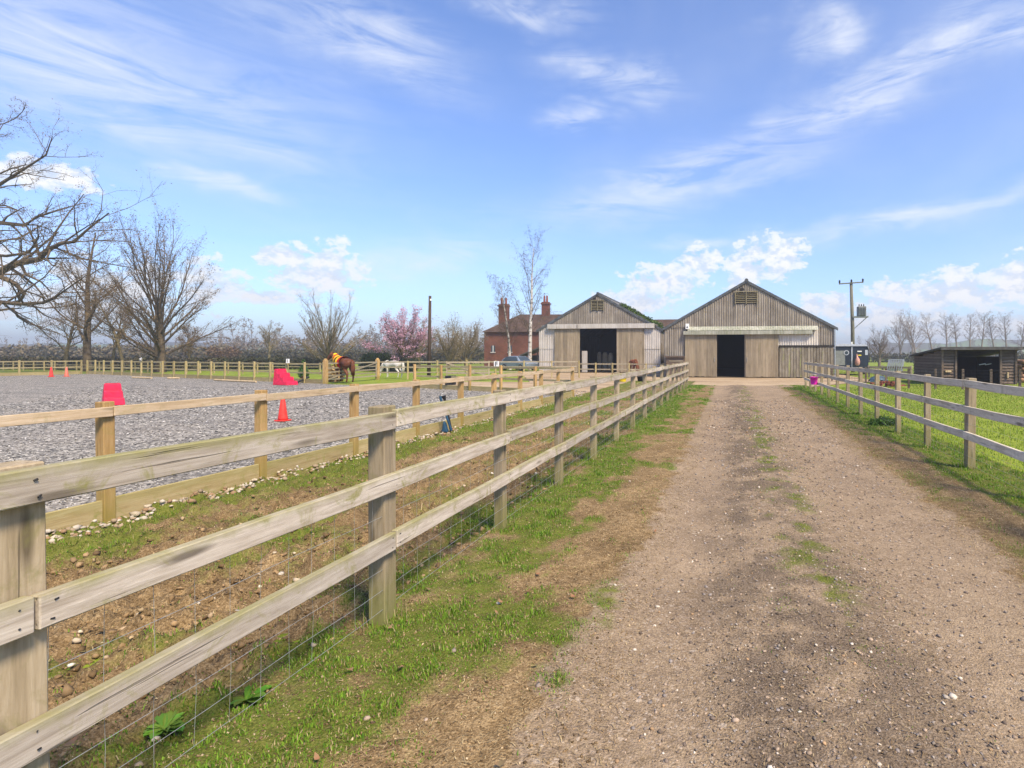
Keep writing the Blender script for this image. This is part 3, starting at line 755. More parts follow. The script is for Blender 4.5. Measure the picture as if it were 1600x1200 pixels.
gate(gp0+(gp1-gp0).normalized()*.16, gp1-(gp1-gp0).normalized()*.14, 'five-bar timber gate behind the brown horse')
for p, lab in ((gp0, 'stout gatepost left of the brown horse'), (gp1, 'stout gatepost between the brown horse and the white pony')):
    t = thing('gatepost', p, lab, 'gatepost', 'gateposts')
    o = MB().box(p.x-.1, p.x+.1, p.y-.1, p.y+.1, -.15, 1.27).build('post', M['apost'], t); bevelled(o, .012)
    MB().tube([(p.x, p.y, 1.27), (p.x, p.y, 1.34), (p.x, p.y, 1.37)], [.1, .085, .03], 10).build('cap', M['apost'], t)
ga = at(697, 34.5); gb = at(765, 35.2)
gate(ga, gb, 'weathered timber gate beside the dark telegraph pole', flip=True)

# ================================================================== BARNS
def corr(name, x0, x1, z0, ztop, Y, mat, parent, pitch=.16, amp=.022, ph=0.0):
    n = max(4, int((x1-x0)/pitch*6)); xs = np.linspace(x0, x1, n+1)
    yy = Y + amp*np.sin(xs/pitch*2*np.pi+ph)
    zt = np.array([ztop(x) for x in xs]) if callable(ztop) else np.full(n+1, ztop)
    zb = np.array([z0(x) for x in xs]) if callable(z0) else np.full(n+1, z0)
    V = np.concatenate([np.stack([xs, yy, zb], -1), np.stack([xs, yy, zt], -1)])
    i = np.arange(n); Fc = np.stack([i, i+1, i+n+2, i+n+1], -1)
    return put(name, npmesh(name, V, Fc, [mat], True), None, parent)
def sheets(name, x0, x1, z0, ztop, Y, mat, parent, width=1.0, seed=0):
    rng = random.Random(seed); n = max(1, int(round((x1-x0)/width))); w = (x1-x0)/n
    for i in range(n):
        dzb = rng.uniform(-.03, .03) if not callable(z0) else 0
        corr(name, x0+i*w-.03, x0+(i+1)*w+.03, z0 if callable(z0) else z0+dzb, ztop, Y-.012*(i % 2)-rng.uniform(0, .004), mat, parent)
def planks(name, x0, x1, z0, z1, Y, mat, parent, width=.2, seed=0, gap=.01, th=.03):
    rng = random.Random(seed); n = max(1, int(round((x1-x0)/width))); w = (x1-x0)/n
    for i in range(n):
        o = rng.uniform(-.006, .006)
        MB().box(x0+i*w+gap/2, x0+(i+1)*w-gap/2, Y-th+o, Y+o, z0+rng.uniform(-.025, .025), z1+rng.uniform(-.01, .01)).build(name, mat, parent)
def shell(t, x0, x1, xr, Y, depth, ez, rz, roofmat, bs=.13):
    """side and back walls, floor, roof slopes, verge flashing and ridge"""
    MB().box(x0+.02, x0+.08, Y+.06, Y+depth, 0, ez-.02).build('side_wall', M['sheet'], t)
    MB().box(x1-.08, x1-.02, Y+.06, Y+depth, 0, ez-.02).build('side_wall', M['sheet'], t)
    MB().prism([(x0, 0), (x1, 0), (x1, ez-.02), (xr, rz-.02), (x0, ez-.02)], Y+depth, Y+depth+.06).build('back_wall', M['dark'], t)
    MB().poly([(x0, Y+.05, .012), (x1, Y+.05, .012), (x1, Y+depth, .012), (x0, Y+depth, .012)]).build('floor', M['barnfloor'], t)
    for xa, sg in ((x0, -1), (x1, 1)):
        d = Vector((xa-xr, 0, ez-rz)); e = Vector((xr, 0, rz)) + d*1.03
        th = .07
        MB().prism([(xr, rz), (xr, rz+th), (e.x, e.z+th), (e.x, e.z)][::sg], Y-.05, Y+depth+.2).build('roof_slope', roofmat, t)
        MB().prism([(xr, rz+th+.004), (xr, rz+th-bs), (e.x+sg*.05, e.z+th-bs-.01), (e.x+sg*.05, e.z+th-.006)][::sg], Y-.13, Y-.054).build('verge_flashing', M['barge'], t)
    MB().tube([(xr, Y-.16, rz+.05), (xr, Y+depth, rz+.05)], .13, 8).build('ridge_cap', M['barge'], t)
def louvre(t, xc, zb, zt, hw, Y):
    l = MB().box(xc-hw, xc+hw, Y-.03, Y-.012, zb, zt).build('louvre_vent', M['blackgap'], t)
    n = 6
    for sx in (-1, 1):
        for i in range(n):
            z = zb+(zt-zb)*(i+.5)/n
            xa, xb = (xc-hw+.03, xc-.04) if sx < 0 else (xc+.04, xc+hw-.03)
            MB().bar((xa, Y-.06, z), (xb, Y-.06, z), .07, .035, up=(0, -.5, 1)).build('slat', M['louvre'], l)
    MB().box(xc-.035, xc+.035, Y-.12, Y-.03, zb-.04, zt+.05).build('mullion', M['louvre'], l)
    for xx in (xc-hw, xc+hw): MB().box(xx-.03, xx+.03, Y-.115, Y-.03, zb-.04, zt+.03).build('jamb', M['louvre'], l)
    MB().box(xc-hw-.06, xc+hw+.06, Y-.14, Y-.03, zt+.035, zt+.085).build('head', M['louvre'], l)
    MB().tube([(xc-.28, Y-.05, zt+.22), (xc-.28, Y-.02, zt+.22)], .13, 14).build('owl_hole_disc', M['blackgap'], t)  # solid black disc: the dark of the round hole is only colour

# ---- big barn (right), front at Y=40
BY = 40.0
def zb(zx, zy): return onY(1020+zx/5.333, 420+zy/5.333, BY)
x0b, x1b = zb(95, 500)[0], zb(1512, 500)[0]; xrb = zb(780, 100)[0]; ezb, rzb = 3.45, 6.72
tb = thing('barn', (xrb, BY, 0), 'large grey timber-and-sheet barn with gabled front at the end of the drive', 'barn', 'barns')
rl = lambda x: (ezb + (rzb-ezb)*(x-x0b)/(xrb-x0b) if x < xrb else ezb + (rzb-ezb)*(x1b-x)/(x1b-xrb)) - .03
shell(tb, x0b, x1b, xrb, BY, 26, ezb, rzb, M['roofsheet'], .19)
zh = zb(600, 545)[1]; zs = zb(600, 488)[1]
dL0, dL1 = zb(270, 0)[0], zb(526, 0)[0]; op1 = zb(773, 0)[0]; dR1 = zb(1046, 0)[0]; pR = zb(1378, 0)[0]
sheets('wall_sheet', x0b+.04, dL0+.05, 0.02, lambda x: min(rl(x), 3.6), BY, M['sheet'], tb, .9, 1)
sheets('gable_sheet', x0b+.5, x1b-.6, lambda x: zs if x < pR else zs-.0, rl, BY-.045, M['sheet'], tb, 1.0, 2)
sheets('wall_sheet', pR-.02, x1b-.04, zb(0, 648)[1], lambda x: min(rl(x), zs+.25), BY-.01, M['sheet'], tb, .8, 3)
sheets('pale_sheet', dR1+.0, pR, zb(0, 648)[1], zs+.02, BY-.03, M['sheetpale'], tb, .85, 4)
MB().box(dL0, dR1, BY-.02, BY+.04, zh-.02, zs+.1).build('lintel', M['blackgap'], tb)
planks('board', dR1+.06, x1b-.06, .03, zb(0, 645)[1], BY-.02, M['algplank'], tb, .19, 5, .025)
MB().box(dR1+.02, x1b-.06, BY+.0, BY+.05, .02, zb(0, 648)[1]).build('board_backing', M['blackgap'], tb)
MB().box(dR1+.04, x1b-.02, BY-.09, BY-.03, zb(0, 652)[1]-.02, zb(0, 640)[1]).build('rail_board', M['blackgap'], tb)
# sliding doors and track
for (xa, xb, lab, sd_) in ((dL0, dL1, 'left sliding door of weathered vertical boards', 7), (op1, dR1, 'right sliding door of weathered vertical boards', 9)):
    dr = MB().box(xa+.03, xb-.03, BY-.115, BY-.09, .09, zh-.02).build('sliding_door', M['doorplank'], tb); dr['label'] = lab
    planks('plank', xa, xb, .05, zh, BY-.12, M['doorplank'], dr, .17, sd_, .008)
    MB().box(xa+.08 if xa > 0 else xb-.1, xa+.1 if xa > 0 else xb-.08, BY-.2, BY-.152, 1.1, 1.4).build('handle', M['galv'], dr)
MB().box(dL1-.02, dL1+.07, BY-.1, BY+.05, .03, zh).build('door_jamb', M['doorplank'], tb)
MB().box(op1-.07, op1+.02, BY-.088, BY+.05, .03, zh).build('door_jamb', M['doorplank'], tb)
xt0, xt1 = zb(258, 0)[0], zb(1325, 0)[0]
MB().box(xt0, xt1, BY-.34, BY-.16, zh-.03, zb(0, 522)[1]).build('door_track', M['track'], tb)
xs_ = np.linspace(xt0+.3, xt1+.35, 46)
for a, b in zip(xs_[:-1:5], list(xs_[5::5])+[xs_[-1]]):
    n = 30; xx = np.linspace(a, b+.03, n); yo = BY-.07+.018*np.sin(xx/.16*2*np.pi)
    V = np.concatenate([np.stack([xx, yo-.26, np.full(n, zb(0, 520)[1]+.01)], -1), np.stack([xx, yo-.02, np.full(n, zs+.06)], -1)]); i = np.arange(n-1)
    put('canopy_sheet', npmesh('canopy_sheet', V, np.stack([i, i+1, i+n+1, i+n], -1), [M['track']], True), None, tb)
lx = zb(778, 0)[0]
louvre(tb, lx, zb(0, 300)[1], zb(0, 212)[1], (zb(868, 0)[0]-zb(686, 0)[0])/2, BY-.07)
corr('patch_sheet', zb(680, 0)[0], zb(885, 0)[0], zs-.02, zb(0, 302)[1], BY-.085, M['sheet'], tb)
xw, zw = zb(290, 482); MB().box(xw-.13, xw+.13, BY-.3, BY-.08, zw-.19, zw+.19).build('floodlight', M['white'], tb, bevel=.02)
MB().box(xw-.05, xw+.05, BY-.312, BY-.3, zw-.1, zw+.0).build('floodlight_lens', M['glass'], tb)
xa, z1 = zb(118, 725); xb_, z0_ = zb(268, 800)
hb = MB().box(xa, xb_, BY-.5, BY-.06, .0, z1-.12).build('feed_bin', M['shed'], tb)
MB().box(xa-.08, xb_+.02, BY-.62, BY-.04, z1-.11, z1).build('lid', M['shed'], hb)
for zq in (z1-.4, z1-.75): MB().box(xa+.2, xb_-.1, BY-.53, BY-.505, zq, zq+.08).build('slat', M['gatewood'], hb)
MB().tube([(x1b+.03, BY-.1, 3.3), (x1b+.03, BY-.1, .1)], .04, 8).build('downpipe', M['galv'], tb)

# ---- left barn, front at Y=49
CY = 49.0
def zc_(zx, zy): return onY(740+zx/4, 330+zy/4, CY)
x0c, x1c = zc_(408, 700)[0], zc_(1168, 700)[0]; xrc = zc_(778, 500)[0]; ezc, rzc = 3.86, 7.0
tcb = thing('barn', (xrc, CY, 0), 'smaller-looking left barn with pale door track and ivy on its roof', 'barn', 'barns')
rl2 = lambda x: (ezc + (rzc-ezc)*(x-x0c)/(xrc-x0c) if x < xrc else ezc + (rzc-ezc)*(x1c-x)/(x1c-xrc)) - .03
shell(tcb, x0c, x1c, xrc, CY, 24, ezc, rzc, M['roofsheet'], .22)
zh2 = zc_(0, 738)[1]; zs2 = zc_(0, 712)[1]
gx = [zc_(q, 0)[0] for q in (408, 508, 667, 896, 1068, 1168)]
sheets('gable_sheet', x0c+.3, x1c-.3, zs2-.05, rl2, CY-.045, M['sheet'], tcb, 1.0, 11)
for (xa, xb_, sd_) in ((gx[0]+.03, gx[1]+.05, 12), (gx[4]-.05, gx[5]-.03, 13)):
    sheets('wall_sheet', xa, xb_, .02, zc_(0, 862)[1]+.03, CY-.0, M['sheetgrey'], tcb, 1.2, sd_)
    sheets('wall_sheet', xa, xb_, zc_(0, 862)[1], lambda x: min(rl2(x), zs2+.05), CY-.03, M['sheetgrey'], tcb, 1.2, sd_+5)
MB().box(gx[1], gx[4], CY-.02, CY+.05, zh2-.02, zs2+.2).build('lintel', M['blackgap'], tcb)
for (xa, xb_, lab, sd_) in ((gx[1], gx[2], 'left sliding door of brownish vertical boards', 17), (gx[3], gx[4], 'right sliding door of streaked vertical boards', 19)):
    dr = MB().box(xa+.03, xb_-.03, CY-.115, CY-.09, .09, zh2-.02).build('sliding_door', M['doorplank'], tcb); dr['label'] = lab
    planks('plank', xa, xb_, .05, zh2+.02, CY-.12, M['doorplank'], dr, .2, sd_, .008)
xm = zc_(652, 0)[0]; xe0, xe1 = zc_(468, 0)[0], zc_(1132, 0)[0]
for (a, b) in ((xe0, xm-.05), (xm+.05, xe1)):
    MB().box(a, b, CY-.34, CY-.16, zh2-.02, zs2).build('door_track', M['trackpale'], tcb)
louvre(tcb, zc_(776, 0)[0], zc_(0, 630)[1], zc_(0, 574)[1], (zc_(815, 0)[0]-zc_(738, 0)[0])/2, CY-.06)
# things inside the doorway
xa, z1 = zc_(668, 873); xb_ = zc_(703, 0)[0]
t = thing('white_panel', (xa, CY+.5, 0), 'white panel just inside the left barn doorway', 'panel'); MB().box(xa+.02, xb_, CY+.4, CY+.48, .02, z1).build('panel', M['sheetgrey'], t)
for k, (q0, q1, zt) in enumerate(((718, 742, 878), (752, 785, 880), (792, 820, 884))):
    xa, z1 = zc_(q0, zt); xb_ = zc_(q1, 0)[0]
    t = thing('bulk_bag', ((xa+xb_)/2, CY+3.5, 0), ['narrow pale sack nearest the white panel inside the left barn', 'middle pale sack inside the left barn', 'pale sack farthest right inside the left barn'][k], 'sack', 'sacks in the left barn')
    xm_ = (xa+xb_)/2; w = (xb_-xa)/2
    MB().tube([(xm_, CY+3.5, .02), (xm_, CY+3.5, .3), (xm_, CY+3.5, z1-.25), (xm_, CY+3.5, z1-.05), (xm_, CY+3.5, z1)], [w*1.1, w*1.25, w*1.15, w*.8, w*.3], 12).build('bag', M['gatewood'], t, True)
# ivy on the roof
def leafcloud(name, centers, n, size, cols, parent=None, seed=1, mat='leaf', flatten=1.0):
    rng = np.random.default_rng(seed); C = np.array([c[:3] for c in centers]); Rr = np.array([c[3] for c in centers])
    idx = rng.choice(len(C), n, p=Rr**2/np.sum(Rr**2)); dirs = rng.normal(size=(n, 3)); dirs /= np.linalg.norm(dirs, axis=1)[:, None]
    rad = Rr[idx]*(1-.45*rng.random(n)**2)*(1+.12*rng.normal(size=n)); dirs[:, 2] *= flatten
    pos = C[idx]+dirs*rad[:, None]
    a = rng.normal(size=(n, 3)); a /= np.linalg.norm(a, axis=1)[:, None]; b = np.cross(a, dirs+.6*rng.normal(size=(n, 3))); b /= np.linalg.norm(b, axis=1)[:, None]+1e-9
    s = size*(.6+.8*rng.random(n))[:, None]
    V = np.stack([pos-a*s, pos+b*s*.6, pos+a*s, pos-b*s*.6], 1).reshape(-1, 3)
    Fc = np.arange(4*n).reshape(n, 4)
    cc = np.array(cols)[rng.integers(0, len(cols), n)]*(.75+.5*rng.random(n))[:, None]
    colr = np.repeat(np.concatenate([cc, np.ones((n, 1))], 1), 4, 0)
    return put(name, npmesh(name, V, Fc, [M[mat]], False, colr), None, parent)
ivc = []
rng = random.Random(4)
for k in range(34):
    zx = 930+k*7; zy = 585+ (zx-930)*.58 + rng.uniform(-6, 10)
    x, z = onY(740+zx/4, 330+zy/4, CY+.9)
    ivc.append((x, CY+.9+rng.uniform(0, 1.6), z-.25, rng.uniform(.3, .5)))
iv = thing('ivy', (ivc[10][0], CY+1.2, rl2(ivc[10][0])), 'green ivy smothering the right roof slope of the left barn', 'ivy')
leafcloud('foliage', ivc, 9000, .07, [(.055, .10, .02), (.08, .135, .03), (.11, .16, .04), (.04, .07, .015)], iv, 3)
MB().tube([(x1c-.05, CY+.6, .1), (x1c-.03, CY+.8, 2.5), (x1c-.3, CY+1.0, 4.0), (xrc+2.6, CY+1.2, 5.6)], [.06, .05, .04, .02], 6).build('stem', M['bark'], iv)

# ---- brick house
HYd = 72.0
def hz(zx, zy, Yv=HYd): return onY(740+zx/4, 330+zy/4, Yv)
hx0, he = hz(66, 752); hx1 = hz(760, 0)[0]; hxr0, hr = hz(222, 632)
hou = thing('brick_house', (hx0, HYd, 0), 'red brick farmhouse with brown tiled roof and two chimneys', 'house')
MB().box(hx0, hx1, HYd, HYd+8, 0, he).build('wall', M['brick'], hou)
rf = MB()
rf.v = [(hx0-.3, HYd-.3, he-.1), (hx1, HYd-.3, he-.1), (hx1, HYd+8.3, he-.1), (hx0-.3, HYd+8.3, he-.1), (hxr0, HYd+4, hr), (hx1, HYd+4, hr-.1)]
rf.f = [(0, 1, 5, 4), (1, 2, 5), (2, 3, 4, 5), (3, 0, 4), (0, 3, 2, 1)]
rfo = rf.build('roof', M['tile'], hou)
for (q0, q1, zt, zb_) in ((163, 216, 582, 700), (430, 472, 568, 700)):
    xa, z1 = hz(q0, zt, HYd+4); xb_, z0_ = hz(q1, zb_, HYd+4)
    ch = MB().box(xa, xb_, HYd+3.6, HYd+4.5, z0_-.6, z1).build('chimney', M['brick'], rfo)
    MB().box(xa-.1, xb_+.1, HYd+3.5, HYd+4.6, z1-.35, z1-.15).build('chimney_band', M['brick'], rfo)
    for xp in (xa+.3, xb_-.3): MB().tube([(xp, HYd+4, z1), (xp, HYd+4, z1+.9)], [.16, .12], 8).build('chimney_pot', M['brickred'], rfo)
for (q0, q1, za, zb_) in ((110, 135, 840, 880), (215, 240, 840, 880)):
    xa, z1 = hz(q0, za); xb_, z0_ = hz(q1, zb_)
    w = MB().box(xa, xb_, HYd-.03, HYd+.02, z0_, z1).build('window', M['glass'], hou)
    MB().box((xa+xb_)/2-.04, (xa+xb_)/2+.04, HYd-.06, HYd-.032, z0_, z1).build('glazing_bar', M['white'], w)
    MB().box(xa-.08, xb_+.08, HYd-.1, HYd-.032, z0_-.12, z0_).build('sill', M['sheetgrey'], w)
# dark lean-to by the house
xa, z1 = hz(290, 880, 66); xb_ = hz(402, 0, 66)[0]
ln = thing('lean_to', (xa, 66, 0), 'low black open lean-to between the house and the left barn', 'shed')
MB().prism([(xa, z1-.5), (xb_, z1+.4), (xb_, z1+.55), (xa, z1-.35)], 65.8, 69).build('roof', M['felt'], ln)
MB().box(xa+.05, xb_, 68.8, 68.9, 0, z1-.4).build('back_wall', M['blackgap'], ln)
for xx in (xa+.05, (xa+xb_)/2, xb_-.15): MB().box(xx, xx+.12, 66, 66.12, 0, z1-.5+(xx-xa)/(xb_-xa)*.9).build('post', M['blackgap'], ln)
# tiled roof glimpsed between the barns
xa, z1 = onY(1026, 497, 74); xb_, z0_ = onY(1062, 514, 74)
ob = thing('outbuilding', (xa, 74, 0), 'outbuilding with red-brown tiled roof glimpsed between the barns', 'building')
MB().box(xa-3, xb_+2, 74, 80, 0, z0_).build('wall', M['brick'], ob)
o_ = MB(); o_.v = [(xa-3.2, 73.8, z0_-.1), (xb_+2.2, 73.8, z0_-.1), (xb_+2.2, 77, z1), (xa-3.2, 77, z1), (xb_+2.2, 80.2, z0_-.1), (xa-3.2, 80.2, z0_-.1)]
o_.f = [(0, 1, 2, 3), (3, 2, 4, 5), (0, 3, 5), (1, 4, 2), (0, 5, 4, 1)]; o_.build('roof', M['tile'], ob)

# ================================================================== FIELD SHELTER
FS = G(1472, 600); fy = FS.y; fx0 = FS.x
fx1 = onY(1586, 550, fy)[0]; zf = onY(1478, 545, fy)[1]; dp = 4.6; zbk = zf-.42
fs = thing('field_shelter', (fx0, fy, 0), 'dark brown weatherboarded field shelter with open front and flat felt roof', 'shelter')
nb = 11
oa, ob_ = onY(1494, 0, fy)[0], onY(1561, 0, fy)[0]
for (xa, xb_) in ((fx0, oa), (ob_, fx1)):
    for i in range(nb):
        z0_ = .06+i*(zf-.12)/nb; h = (zf-.12)/nb-.035
        MB().hexa([(xa, fy-.07, z0_), (xb_, fy-.07, z0_), (xb_, fy-.005, z0_), (xa, fy-.005, z0_), (xa, fy-.022, z0_+h+.015), (xb_, fy-.022, z0_+h+.015), (xb_, fy-.005, z0_+h+.015), (xa, fy-.005, z0_+h+.015)]).build('weatherboard', M['shed'], fs)
for i in range(nb):
    h = (zf-.12)/nb; z0_ = .06+i*h; h -= .035
    zt0 = min(z0_+h+.015, zf-.1); 
    yb = fy+dp if z0_+h < zbk-.05 else fy + dp*max(.05, (zf-z0_-h)/(zf-zbk))
    yb = min(yb, fy+dp)
    MB().hexa([(fx0-.075, fy-.02, z0_), (fx0-.005, fy-.02, z0_), (fx0-.005, yb, z0_), (fx0-.075, yb, z0_), (fx0-.022, fy-.02, zt0), (fx0-.005, fy-.02, zt0), (fx0-.005, yb, zt0), (fx0-.022, yb, zt0)]).build('weatherboard', M['shed'], fs)
for (xa, xb_) in ((fx0, oa), (ob_, fx1)): MB().box(xa+.005, xb_-.005, fy+.0, fy+.03, .02, zf-.1).build('gap_shade', M['shedin'], fs)  # added black sheets that draw shadow lines between the front boards
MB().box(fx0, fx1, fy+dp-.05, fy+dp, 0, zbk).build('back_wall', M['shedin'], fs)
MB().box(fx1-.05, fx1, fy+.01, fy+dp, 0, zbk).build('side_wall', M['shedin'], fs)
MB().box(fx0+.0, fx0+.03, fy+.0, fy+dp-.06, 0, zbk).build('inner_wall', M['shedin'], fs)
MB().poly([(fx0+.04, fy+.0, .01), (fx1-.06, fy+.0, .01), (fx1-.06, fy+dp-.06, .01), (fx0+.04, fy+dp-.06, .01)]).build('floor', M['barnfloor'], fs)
for xx in (fx0-.06, oa-.09, ob_, fx1-.04): MB().box(xx, xx+.1, fy-.115, fy-.075, .02, zf-.04).build('corner_post', M['shed'], fs)
MB().hexa([(fx0-.22, fy-.45, zf-.0), (fx1+.5, fy-.45, zf-.0), (fx1+.5, fy+dp+.2, zbk+.0), (fx0-.22, fy+dp+.2, zbk+.0), (fx0-.22, fy-.45, zf+.09), (fx1+.5, fy-.45, zf+.09), (fx1+.5, fy+dp+.2, zbk+.09), (fx0-.22, fy+dp+.2, zbk+.09)]).build('roof', M['felt'], fs)
MB().box(fx0-.23, fx1+.51, fy-.49, fy-.452, zf-.06, zf+.1).build('fascia', M['felt'], fs)
for k, (qx, qy, w, h) in enumerate(((1476, 580, .3, .1), (1572, 586, .07, .3))):
    xx, z_ = onY(qx, qy, fy); MB().box(xx, xx+w, fy-.14, fy-.06, z_-h/2, z_+h/2).build('wooden_block', M['palewood'], fs)
for k in range(2):
    p0 = onY(1530+k*9, 570, fy+1.2); p1 = onY(1537+k*9, 569, fy+1.2)
    MB().bar((p0[0], fy+1.2, p0[1]), (p1[0]+.06, fy+1.1, p1[1]+.03), .03, .05).build('door_hook', M['galv'], fs)
xx, _ = onY(1476, 0, fy-1.0); t = thing('feed_plank', (xx, fy-.7, 0), 'pale plank on the grass before the field shelter', 'plank')
MB().box(xx, xx+.9, fy-.85, fy-.6, .0, .13).build('plank', M['palewood'], t)

# ================================================================== UTILITY POLE, TRAILER
pp = at(1333, 52); ph = 1.55+(HY-441)*52/F
up = thing('utility_pole', pp, 'grey utility pole with transformer and crossarm beside the large barn', 'pole')
MB().tube([pp, pp+Vector((-.05, 0, ph*.5)), pp+Vector((-.18, 0, ph))], [.19, .165, .13], 12).build('shaft', M['poleg'], up, True)
pt = pp+Vector((-.18, 0, ph-.15))
MB().bar(pt+Vector((-1.1, -.15, 0)), pt+Vector((1.05, -.15, .12)), .1, .1).build('crossarm', M['poleg'], up)
for q in (-1.05, .0, 1.0):
    i0 = pt+Vector((q, -.15, .06+q*.05)); MB().tube([i0, i0+Vector((0, 0, .12)), i0+Vector((0, 0, .3)), i0+Vector((0, 0, .34))], [.03, .085, .085, .03], 8).build('insulator', M['black'], up)
tx = P(1345.5, 0, 52).x; tz0 = 1.55+(HY-494)*52/F; tz1 = 1.55+(HY-479)*52/F
tr = MB().box(tx-.36, tx+.36, pp.y-.35, pp.y+.35, tz0, tz1).build('transformer', M['steelgreen'], up, bevel=.06)
for k in range(5): MB().box(tx-.30+k*.14, tx-.27+k*.14, pp.y-.43, pp.y-.352, tz0+.08, tz1-.12).build('cooling_fin', M['steelgreen'], tr)
for k in (-.2, 0, .2): MB().tube([(tx+k, pp.y, tz1), (tx+k, pp.y, tz1+.22)], [.06, .03], 8).build('bushing', M['black'], tr)
MB().box(pp.x-.1, tx+.55, pp.y-.3, pp.y+.3, tz0-.14, tz0-.01).build('platform', M['steelgreen'], up)
MB().bar((tx+.45, pp.y, tz0-.14), (pp.x+.05, pp.y, tz0-1.2), .07, .07).build('bracket', M['steelgreen'], up)
for z_ in (2.1, 2.5): MB().box(pp.x-.24, pp.x-.1, pp.y-.3, pp.y-.17, z_, z_+.28).build('notice_plate', M['white'], up)

tl0 = at(1305, 45); TY = at(1331, 45).y
tr_ = thing('horse_trailer', (at(1331, 45).x, TY, 0), 'dark navy horse trailer with pale roof parked beside the large barn', 'trailer')
xa = onY(1303, 0, TY)[0]; xb_ = onY(1357, 0, TY)[0]; ztp = onY(1331, 539, TY)[1]
prof = [(xa, .45), (xb_, .45), (xb_, ztp-.35), (xb_-.12, ztp-.12), (xa+.12, ztp-.12), (xa, ztp-.35)]
MB().prism(prof, TY, TY+3.4).build('body', M['navy'], tr_)
MB().prism([(xa-.03, ztp-.36), (xa+.1, ztp-.1), (xb_-.1, ztp-.1), (xb_+.03, ztp-.36), (xb_+.02, ztp-.25), (xb_-.16, ztp+.02), (xa+.4, ztp+.1), (xa+.14, ztp+.02), (xa-.02, ztp-.25)], TY-.1, TY+3.5).build('roof', M['alu'], tr_)
xm_ = onY(1331, 0, TY)[0]
MB().box(xm_-.04, xm_+.04, TY-.05, TY-.003, .45, ztp-.13).build('trim_strip', M['alu'], tr_)
MB().box(xa+.02, xa+.85, TY-.03, TY-.003, .75, ztp-.45).build('groom_door', M['steelgreen'], tr_)
MB().tube([(xm_-.42, TY-.06, ztp-.62), (xm_-.42, TY-.005, ztp-.62)], .2, 16).build('round_vent', M['alu'], tr_)
MB().tube([(xm_-.42, TY-.07, ztp-.62), (xm_-.42, TY-.062, ztp-.62)], .14, 16).build('vent_glass', M['glass'], tr_)
MB().box(xm_+.42, xm_+.75, TY-.012, TY-.003, ztp-.55, ztp-.47).build('white_lettering', M['white'], tr_)
MB().box(xm_+.48, xm_+.72, TY-.012, TY-.003, ztp-.86, ztp-.78).build('yellow_lettering', M['yellow'], tr_)
MB().box(xb_-.26, xb_-.06, TY-.03, TY-.003, ztp-.8, ztp-.4).build('marker_panel', M['alu'], tr_)
for yy in (TY+1.3, TY+2.1):
    for xx in (xa-.1, xb_-.1):
        w = MB().tube([(xx, yy, .32), (xx+.2, yy, .32)], .32, 16).build('wheel', M['black'], tr_); MB().tube([(xx-.01, yy, .32), (xx+.21, yy, .32)], .17, 12).build('rim', M['alu'], w)
MB().bar((xm_, TY, .45), (xm_, TY-1.1, .45), .09, .09).build('drawbar', M['black'], tr_)
hnx = onY(1340, 0, TY-.4)[0]; hnz = onY(1340, 565, TY-.4)[1]
hn = thing('haynet', (hnx, TY-.35, hnz-.3), 'round pinkish haynet hanging on the dark trailer', 'haynet')
MB().tube([(hnx, TY-.35, hnz-.32), (hnx, TY-.35, hnz-.24), (hnx, TY-.35, hnz), (hnx, TY-.35, hnz+.2), (hnx, TY-.33, hnz+.32), (hnx, TY-.15, hnz+.62)], [.08, .17, .2, .16, .07, .012], 12).build('net', M['haynet'], hn, True)

# ================================================================== SMALL THINGS AROUND THE YARD
dpole = at(670, 42)
t = thing('telegraph_pole', dpole, 'dark brown telegraph pole standing behind the arena by the pink tree', 'pole')
hp = CAMH+(HY-463)*42/F
MB().tube([dpole, dpole+Vector((.06, 0, hp*.5)), dpole+Vector((.1, 0, hp))], [.14, .12, .1], 10).build('shaft', M['pole'], t, True)
MB().tube([dpole+Vector((.1, 0, hp)), dpole+Vector((.1, 0, hp+.06))], [.12, .02], 10).build('cap', M['galv'], t)
MB().tube([dpole+Vector((.2, -.1, hp-.35)), dpole+Vector((.2, -.1, hp-.2))], [.05, .06], 8).build('insulator', M['white'], t)

def letter_sign(px, py, d, ch, label, shape='square', w=.30):
    p = P(px, py, d)
    t = thing('dressage_marker', (p.x, p.y, p.z-.2), label, 'sign', 'dressage markers')
    if shape == 'round': MB().tube([(p.x, p.y, p.z), (p.x, p.y-.03, p.z)], w/2, 18).build('plate', M['white'], t)
    else: MB().box(p.x-w/2, p.x+w/2, p.y-.03, p.y, p.z-w*.6, p.z+w*.6).build('plate', M['white'], t)
    cu = bpy.data.curves.new('letter', 'FONT'); cu.body = ch; cu.size = w*1.25; cu.align_x = 'CENTER'; cu.align_y = 'CENTER'; cu.extrude = .004
    tmp = bpy.data.objects.new('tmp', cu); COL.objects.link(tmp); bpy.context.view_layer.update()
    me = bpy.data.meshes.new_from_object(tmp.evaluated_get(bpy.context.evaluated_depsgraph_get())); bpy.data.objects.remove(tmp)
    me.materials.clear(); me.materials.append(M['black'])
    put('letter', me, Matrix.Translation((p.x, p.y-.037, p.z)) @ Matrix.Rotation(R(90), 4, 'X'), t)
pf = cross_line(776, A0, A1); dF = (pf.x*-sn+pf.y*cs)
letter_sign(776, 569, dF-.1, 'F', 'white square marker with black letter F on the arena end fence', w=.22)
pk = cross_line(450, A0, A1); letter_sign(450, 564, pk.x*-sn+pk.y*cs-.15, 'I', 'small white square marker on the far arena fence left of the brown horse', w=.2)
pk = cross_line(220, A0, A1); letter_sign(220, 561, pk.x*-sn+pk.y*cs-.15, 'O', 'round white marker on the far arena fence below the spreading tree', 'round', .24)

